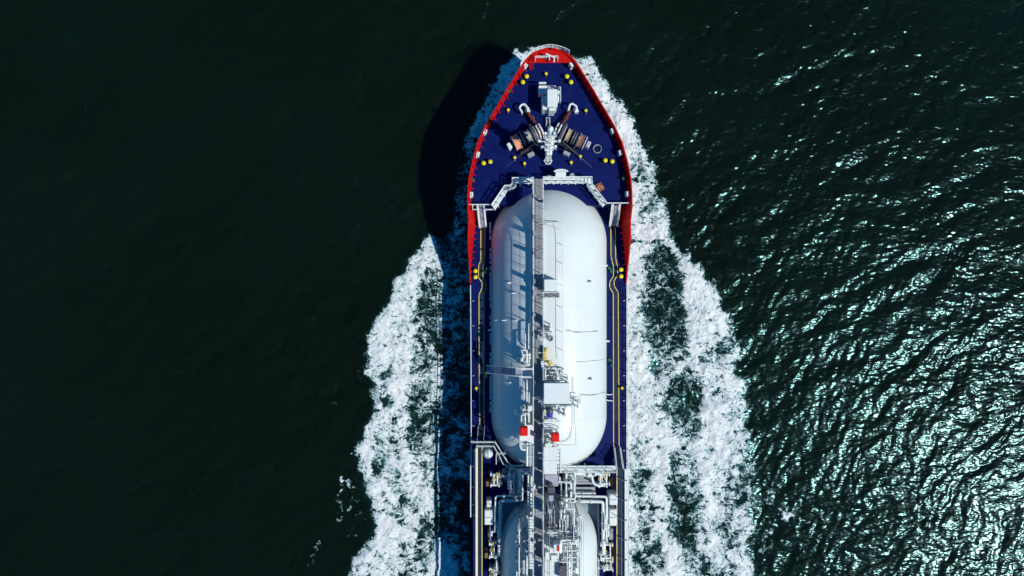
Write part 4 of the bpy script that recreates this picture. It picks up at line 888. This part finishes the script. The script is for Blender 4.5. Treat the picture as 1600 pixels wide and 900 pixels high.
# main white beam on the right and grey slabs
mb = MB(); a, b_ = P(872, 728, 8.0), P(962, 735, 8.0); mb.box(((a.x + b_.x) / 2, (a.y + b_.y) / 2, 7.9), (b_.x - a.x, a.y - b_.y, .2)); rail(mb, [Vector((a.x, a.y, 8)), Vector((b_.x, a.y, 8))], 1, 1.2, .045); rail(mb, [Vector((a.x, b_.y, 8)), Vector((b_.x, b_.y, 8))], 1, 1.2, .045); mb.build('cross_walkway', 'white', ship)
mb = MB(); px_box(mb, 885, 740, 926, 757, 6.0, 6.4, .03); mb.build('trunk_top', 'grey', ship); mb = MB(); px_box(mb, 887, 761, 930, 768, 6.0, 6.3, .03); mb.build('trunk_top', 'grey', ship)
for k in range(4): mb = MB(); px_box(mb, 900 + k * 1.5, 740 + k * 4.4, 926, 741.2 + k * 4.4, 6.4, 6.5, 0); mb.build('stiffener', 'grey', ship)
mb = MB(); px_box(mb, 800, 770, 818, 779, 6.2, 7.0, .03); mb.build('trunk_top', 'grey', ship); mb = MB(); px_box(mb, 899, 770, 931, 777, 6.4, 7.0, .05); mb.build('trunk_top', 'white', ship)
# sunken deck round the second tank with a coaming
mb = MB(); a, b_ = P(785.5, 783, ZM + .05), P(934.5, 1100, ZM + .05); mb.box(((a.x + b_.x) / 2, (a.y + b_.y) / 2, ZM + .02), (b_.x - a.x, a.y - b_.y, .08)); mb.build('tank_pit_floor', 'pit', ship)
for x0, y0, x1, y1 in ((783.5, 781.5, 936.5, 784), (783.5, 784, 785.6, 1100), (934.4, 784, 936.5, 1100)): mb = MB(); px_box(mb, x0, y0, x1, y1, ZM - .05, ZM + 1.0, .02); mb.build('tank_coaming', 'grey', ship)
# big bent cargo lines
for pts, r_, z in (([(815, 774.5), (774, 775.5), (773.5, 832)], .13, 7.2), ([(815, 781.5), (781, 783), (779.6, 868), (774, 871)], .2, 7.0), ([(893, 775), (947.5, 776), (948, 812)], .15, 7.2), ([(906, 783), (942, 784), (943, 866)], .2, 7.0), ([(797.5, 774), (797.5, 742), (815, 741)], .12, 7.6), ([(795, 764), (795.6, 742), (802, 738), (812, 741)], .16, 7.3),
                   ([(895.3, 740), (895.3, 776)], .26, 7.4), ([(885, 738), (884.6, 800), (892, 800), (892, 822), (904, 822)], .17, 7.8), ([(878, 783), (878, 824), (886, 824)], .16, 7.8), ([(900, 741), (924, 741), (927, 756), (938, 760)], .15, 7.6), ([(899, 736), (932, 737), (940, 743)], .12, 7.9), ([(816, 735), (816, 782)], .12, 8.0), ([(825.5, 740), (825.5, 790), (828, 800)], .14, 8.0), ([(829.5, 742), (829.5, 802), (821, 812), (819, 820)], .14, 8.2), ([(813, 690), (814, 702), (820, 703)], .13, 12.2), ([(823.5, 697), (823.5, 728)], .14, 12), ([(828.5, 697), (828.5, 728)], .14, 12)):
    mb = MB(); q = [P(x, y_, z) for x, y_ in pts]; mb.tube([Vector((q[0].x, q[0].y, z - .8))] + q + [Vector((q[-1].x, q[-1].y, z - .8))], r_, 10, .3)
    for a, b_ in zip(q, q[1:]):
        n_ = int((b_ - a).length / 1.6)
        for k in range(1, n_ + 1): c = a.lerp(b_, k / (n_ + 1)); d = (b_ - a).normalized() * .05; mb.cyl(c - d, c + d, r_ * 1.45, 12)
    mb.build('cargo_pipe', 'white', ship)
def manifold(x0, x1, y0, y1, z, nm='manifold'):
    mb = MB(); mb.tube([P(x0, y0, z), P(x1, y0, z)], .13, 8); mb.tube([P(x0, y1, z), P(x1, y1, z)], .13, 8)
    xs = (x0 * .65 + x1 * .35, x0 * .2 + x1 * .8)
    for x in xs: mb.tube([P(x, y0, z), P(x, y1, z)], .09, 8)
    for y_ in (y0, y1):
        for x in (x0, x1): a = P(x, y_, z); mb.cyl(a - Vector((.06, 0, 0)), a + Vector((.06, 0, 0)), .26, 12)
    for x in (x0, x1): a = P(x, y0, z); b_ = P(x, y1, z); mb.cyl(a, (a.x, a.y, ZM), .06, 6); mb.cyl(b_, (b_.x, b_.y, ZM), .06, 6)
    m_ = mb.build(nm, 'white', ship)
    for x, y_ in ((xs[0], (y0 + y1) / 2), (xs[1], y0)): mb = MB(); c = P(x, y_, z + .35); mb.torus(c, .2, .035, 14, 5); mb.box(c, (.38, .05, .04)); mb.cyl(c - Vector((0, 0, .35)), c, .04, 6); mb.build('hand_wheel', 'line', m_)
for a in ((767, 780, 741, 758, 7.0), (770, 784, 744, 755, 6.6), (765, 773.5, 849.5, 870, 6.8), (765, 776, 889, 902, 6.6), (930, 952, 741, 756, 7.0), (936, 948, 745, 759, 6.6), (939, 957, 851, 872, 6.8), (944, 957, 876, 890, 6.6)): manifold(*a)
cluster(783, 733, 815, 752, 10, 6.4, 8.0, ['white', 'white', 'grey'], 'pipe_run', 21, False, (.06, .13)); cluster(885, 733, 945, 745, 10, 6.8, 8.4, ['white'], 'pipe_run', 22, False, (.06, .13))
cluster(795, 735, 832, 770, 9, 7.4, 9.0, ['white', 'grey'], 'pipe_run', 23, False, (.06, .12)); cluster(872, 742, 900, 785, 9, 7.4, 9.0, ['white', 'grey'], 'pipe_run', 24, False, (.06, .12))
cluster(940, 800, 952, 850, 8, 6.4, 7.4, ['white', 'white', 'grey'], 'pipe_run', 25, False, (.06, .12)); cluster(765, 818, 780, 848, 7, 6.4, 7.2, ['white', 'grey'], 'pipe_run', 26, False, (.05, .1))
cluster(766, 870, 782, 900, 7, 6.4, 7.2, ['white', 'grey'], 'pipe_run', 27, False, (.05, .1)); cluster(935, 862, 955, 900, 7, 6.4, 7.2, ['white', 'grey'], 'pipe_run', 28, False, (.05, .1))
# boxes on the side decks
for x0, y0, x1, y1, h, m_, nm, lb in ((756.5, 797, 770.8, 820.5, 7.0, 'white', 'deck_cabinet', None), (759.6, 782, 768, 793, 6.9, 'white', 'deck_cabinet', None), (951.5, 772.5, 965, 789.5, 7.3, 'white', 'deck_cabinet', None), (951.6, 796, 963.5, 822, 7.0, 'white', 'deck_cabinet', None), (762, 828, 769.5, 842, 6.4, 'grey', 'deck_cabinet', 'grey deck cabinet'), (950.5, 826, 958.8, 844, 6.4, 'grey', 'deck_cabinet', 'grey deck cabinet'),
    (758.6, 750, 766.4, 761, 6.0, 'brown', 'drip_tray', None), (951.6, 748.6, 960.4, 761, 6.0, 'brown', 'drip_tray', None), (955.2, 856, 963.6, 877, 5.9, 'brown', 'drip_tray', None), (756.2, 857, 762, 873, 5.9, 'brown', 'drip_tray', None)):
    mb = MB(); px_box(mb, x0, y0, x1, y1, ZM, h, .12); o_ = mb.build(nm, m_, ship, lb)
    if nm == 'deck_cabinet' and m_ == 'white': mb = MB(); px_box(mb, x0 + 1.5, (y0 + y1) / 2 - .4, x1 - 1.5, (y0 + y1) / 2 + .4, h, h + .04, 0); mb.build('lid_seam', 'grey', o_)
# beside the aft catwalk
mb = MB(); a = P(858, 789, 10.6); b_ = P(865.4, 1000, 10.6); mb.box(((a.x + b_.x) / 2, (a.y + b_.y) / 2, 10.55), (b_.x - a.x, a.y - b_.y, .1)); mb.build('aft_gangway', 'lilac', ship)
mb = MB(); rail(mb, [Vector((a.x, a.y, 10.6)), Vector((a.x, b_.y, 10.6))], .9, 1.4, .03); mb.build('gangway_rail', 'grey', ship)
mb = MB(); px_box(mb, 851, 742, 872, 760, 7.4, 10.4, .03); mb.build('aft_deck_house', 'lilac', ship)
mb = MB(); c = P(861, 765, 12.5); mb.cyl((c.x, c.y, 6), c, .4, 16, .32); mb.box(c + Vector((0, 0, .1)), (.9, .7, .5), .1, .06); mb.tube([c, P(861, 790, 12.2)], .16, 8); mb.box(P(861, 792, 12.2), (.5, .5, .35), 0, .04); cr_ = mb.build('deck_crane', 'dgrey', ship, 'dark small crane aft of the forward tank')
mb = MB(); px_box(mb, 857.2, 774, 864.6, 783.5, 12.6, 13.0, .04); mb.build('crane_cab', 'lilac', cr_)
mb = MB(); px_box(mb, 852, 863, 858, 875, 10, 11.6); mb.build('junction_box', 'white', ship); mb = MB(); px_box(mb, 865, 851, 876, 864, 9.5, 12.0, .05); jb = mb.build('control_cabinet', 'white', ship); mb = MB(); px_box(mb, 871.3, 853, 874, 861.5, 12.0, 12.12, 0); mb.build('red_panel', 'redbox', jb)
mb = MB(); px_box(mb, 874.5, 884, 886, 905, 10.4, 11.6, .04); mb.build('dark_hatch', 'dgrey', ship); mb = MB(); px_box(mb, 861, 868, 872, 878, 10, 11.2, .04); mb.build('junction_box', 'white', ship)
mb = MB(); a = P(826.2, 808, 12.0); b_ = P(834, 889, 12.0); mb.box(((a.x + b_.x) / 2, (a.y + b_.y) / 2, 11.9), (b_.x - a.x, a.y - b_.y, .2)); tr_ = mb.build('cable_tray_cover', 'white', ship)
mb = MB()
for k in range(17): px_box(mb, 826.4, 812 + k * 4.6, 833.8, 812.5 + k * 4.6, 12.0, 12.04, 0)
mb.build('cover_joints', 'grey', tr_, kind='stuff')
def onT2(px, py, up=0.):
    z = 9
    for _ in range(8): p = P(px, py, z); z = tz(p.x, p.y, TR2, TX, 4.6, YF2, YF2 - 34) + up
    return P(px, py, z)
rd = random.Random(5)
for px, r_ in ((817.5, .1), (820, .07), (823, .12), (880, .09), (886, .07), (893, .12), (899, .06), (905, .05), (912, .05)):
    mb = MB(); a = rd.uniform(800, 815); n_ = 6; pts = [onT2(px + (rd.uniform(-.4, .4)), a + (960 - a) * k / n_, .6) for k in range(n_ + 1)]; mb.tube(pts, r_, 7); mb.build('tank_pipe', rd.choice(['white', 'white', 'grey']), ship)
for k in range(26):
    x = rd.choice([rd.uniform(805, 830), rd.uniform(874, 915)]); y_ = rd.uniform(800, 920); c = onT2(x, y_, .5); mb = MB(); 
    if k % 3: mb.cyl(c - Vector((0, 0, .5)), c + Vector((0, 0, .2)), rd.uniform(.06, .15), 8); mb.torus(c + Vector((0, 0, .2)), .18, .035, 12, 5)
    else: mb.box(c, (rd.uniform(.2, .6), rd.uniform(.2, .5), .5), 0, .03)
    mb.build('tank_valve', rd.choice(['white', 'white', 'grey']), ship)
mb = MB(); mb.torus(onT2(896, 865, .7), .32, .07, 20, 6); mb.build('valve_wheel', 'grey', ship)
for x0, x1, y_ in ((874, 902, 822), (874, 896, 846), (806, 826, 830), (806, 828, 868), (874, 908, 878), (874, 900, 893)):
    mb = MB(); q = [onT2(x0 + (x1 - x0) * k / 4, y_, .75) for k in range(5)]; mb.tube(q, .06, 6); [mb.cyl(p, p - Vector((0, 0, .8)), .04, 5) for p in q]; mb.build('pipe_run', 'white', ship)

cluster(874, 790, 908, 850, 16, 10.6, 11.4, ['white', 'white', 'grey'], 'tank_pipe', 41, False, (.05, .11)); cluster(872, 840, 908, 905, 14, 10.6, 11.4, ['white', 'white', 'grey'], 'tank_pipe', 42, False, (.05, .11))
cluster(806, 800, 828, 905, 16, 10.2, 11.2, ['white', 'white', 'grey'], 'tank_pipe', 43, False, (.05, .1)); cluster(851, 790, 875, 850, 8, 10.6, 11.6, ['white', 'grey', 'dgrey'], 'tank_pipe', 44, False, (.05, .1))

# drag streaks and rust runs: thin plate seams proud of the foredeck
for k, py in enumerate(range(128, 318, 27)):
    y = P(0, py, ZF).y; hw_ = halfw(ZF, y) - .15; mb = MB(); mb.box((CX, y, ZF + .006), (2 * hw_, .035, .012)); mb.build('deck_weld_seam', 'deck', ship)
for x in (-5.4, -2.7, 2.7, 5.4):
    y0 = P(0, 318, ZF).y; y1 = P(0, 150 if abs(x) < 3 else 188, ZF).y; mb = MB(); mb.box((CX + x, (y0 + y1) / 2, ZF + .011), (.03, y1 - y0, .012)); mb.build('deck_weld_seam', 'deck', ship)

# posts and small boxes added along the catwalk to cast diagonal shadows
mb = MB(); c0 = Vector((X1 - .1, P(0, 315, ZC).y, ZC)); mb.cyl(c0, c0 + Vector((0, 0, 2.3)), .045, 7); mb.tube([c0 + Vector((0, 0, 2.3)), c0 + Vector((-.35, 0, 2.45))], .04, 6); mb.box(c0 + Vector((-.45, 0, 2.42)), (.32, .2, .12), 0, .03)
lp = mb.build('shadow_post', 'grey', cw, origin=c0)
for py in (352, 395, 428, 476, 514, 548, 622, 655, 700, 752, 790, 832, 870): copyto(lp, (X1 - .1, P(0, py, ZC).y, ZC), cw)
rd = random.Random(9)
for k in range(26):
    py = rd.uniform(300, 890); y = P(0, py, ZC).y; x = rd.choice([X0 + .12, X1 - .12]); h = rd.uniform(.4, 1.1); mb = MB(); mb.box((x, y, ZC + h / 2 + .1), (rd.uniform(.15, .3), rd.uniform(.2, .6), h), 0, .02); mb.build('shadow_box', rd.choice(['grey', 'white', 'dgrey']), cw)
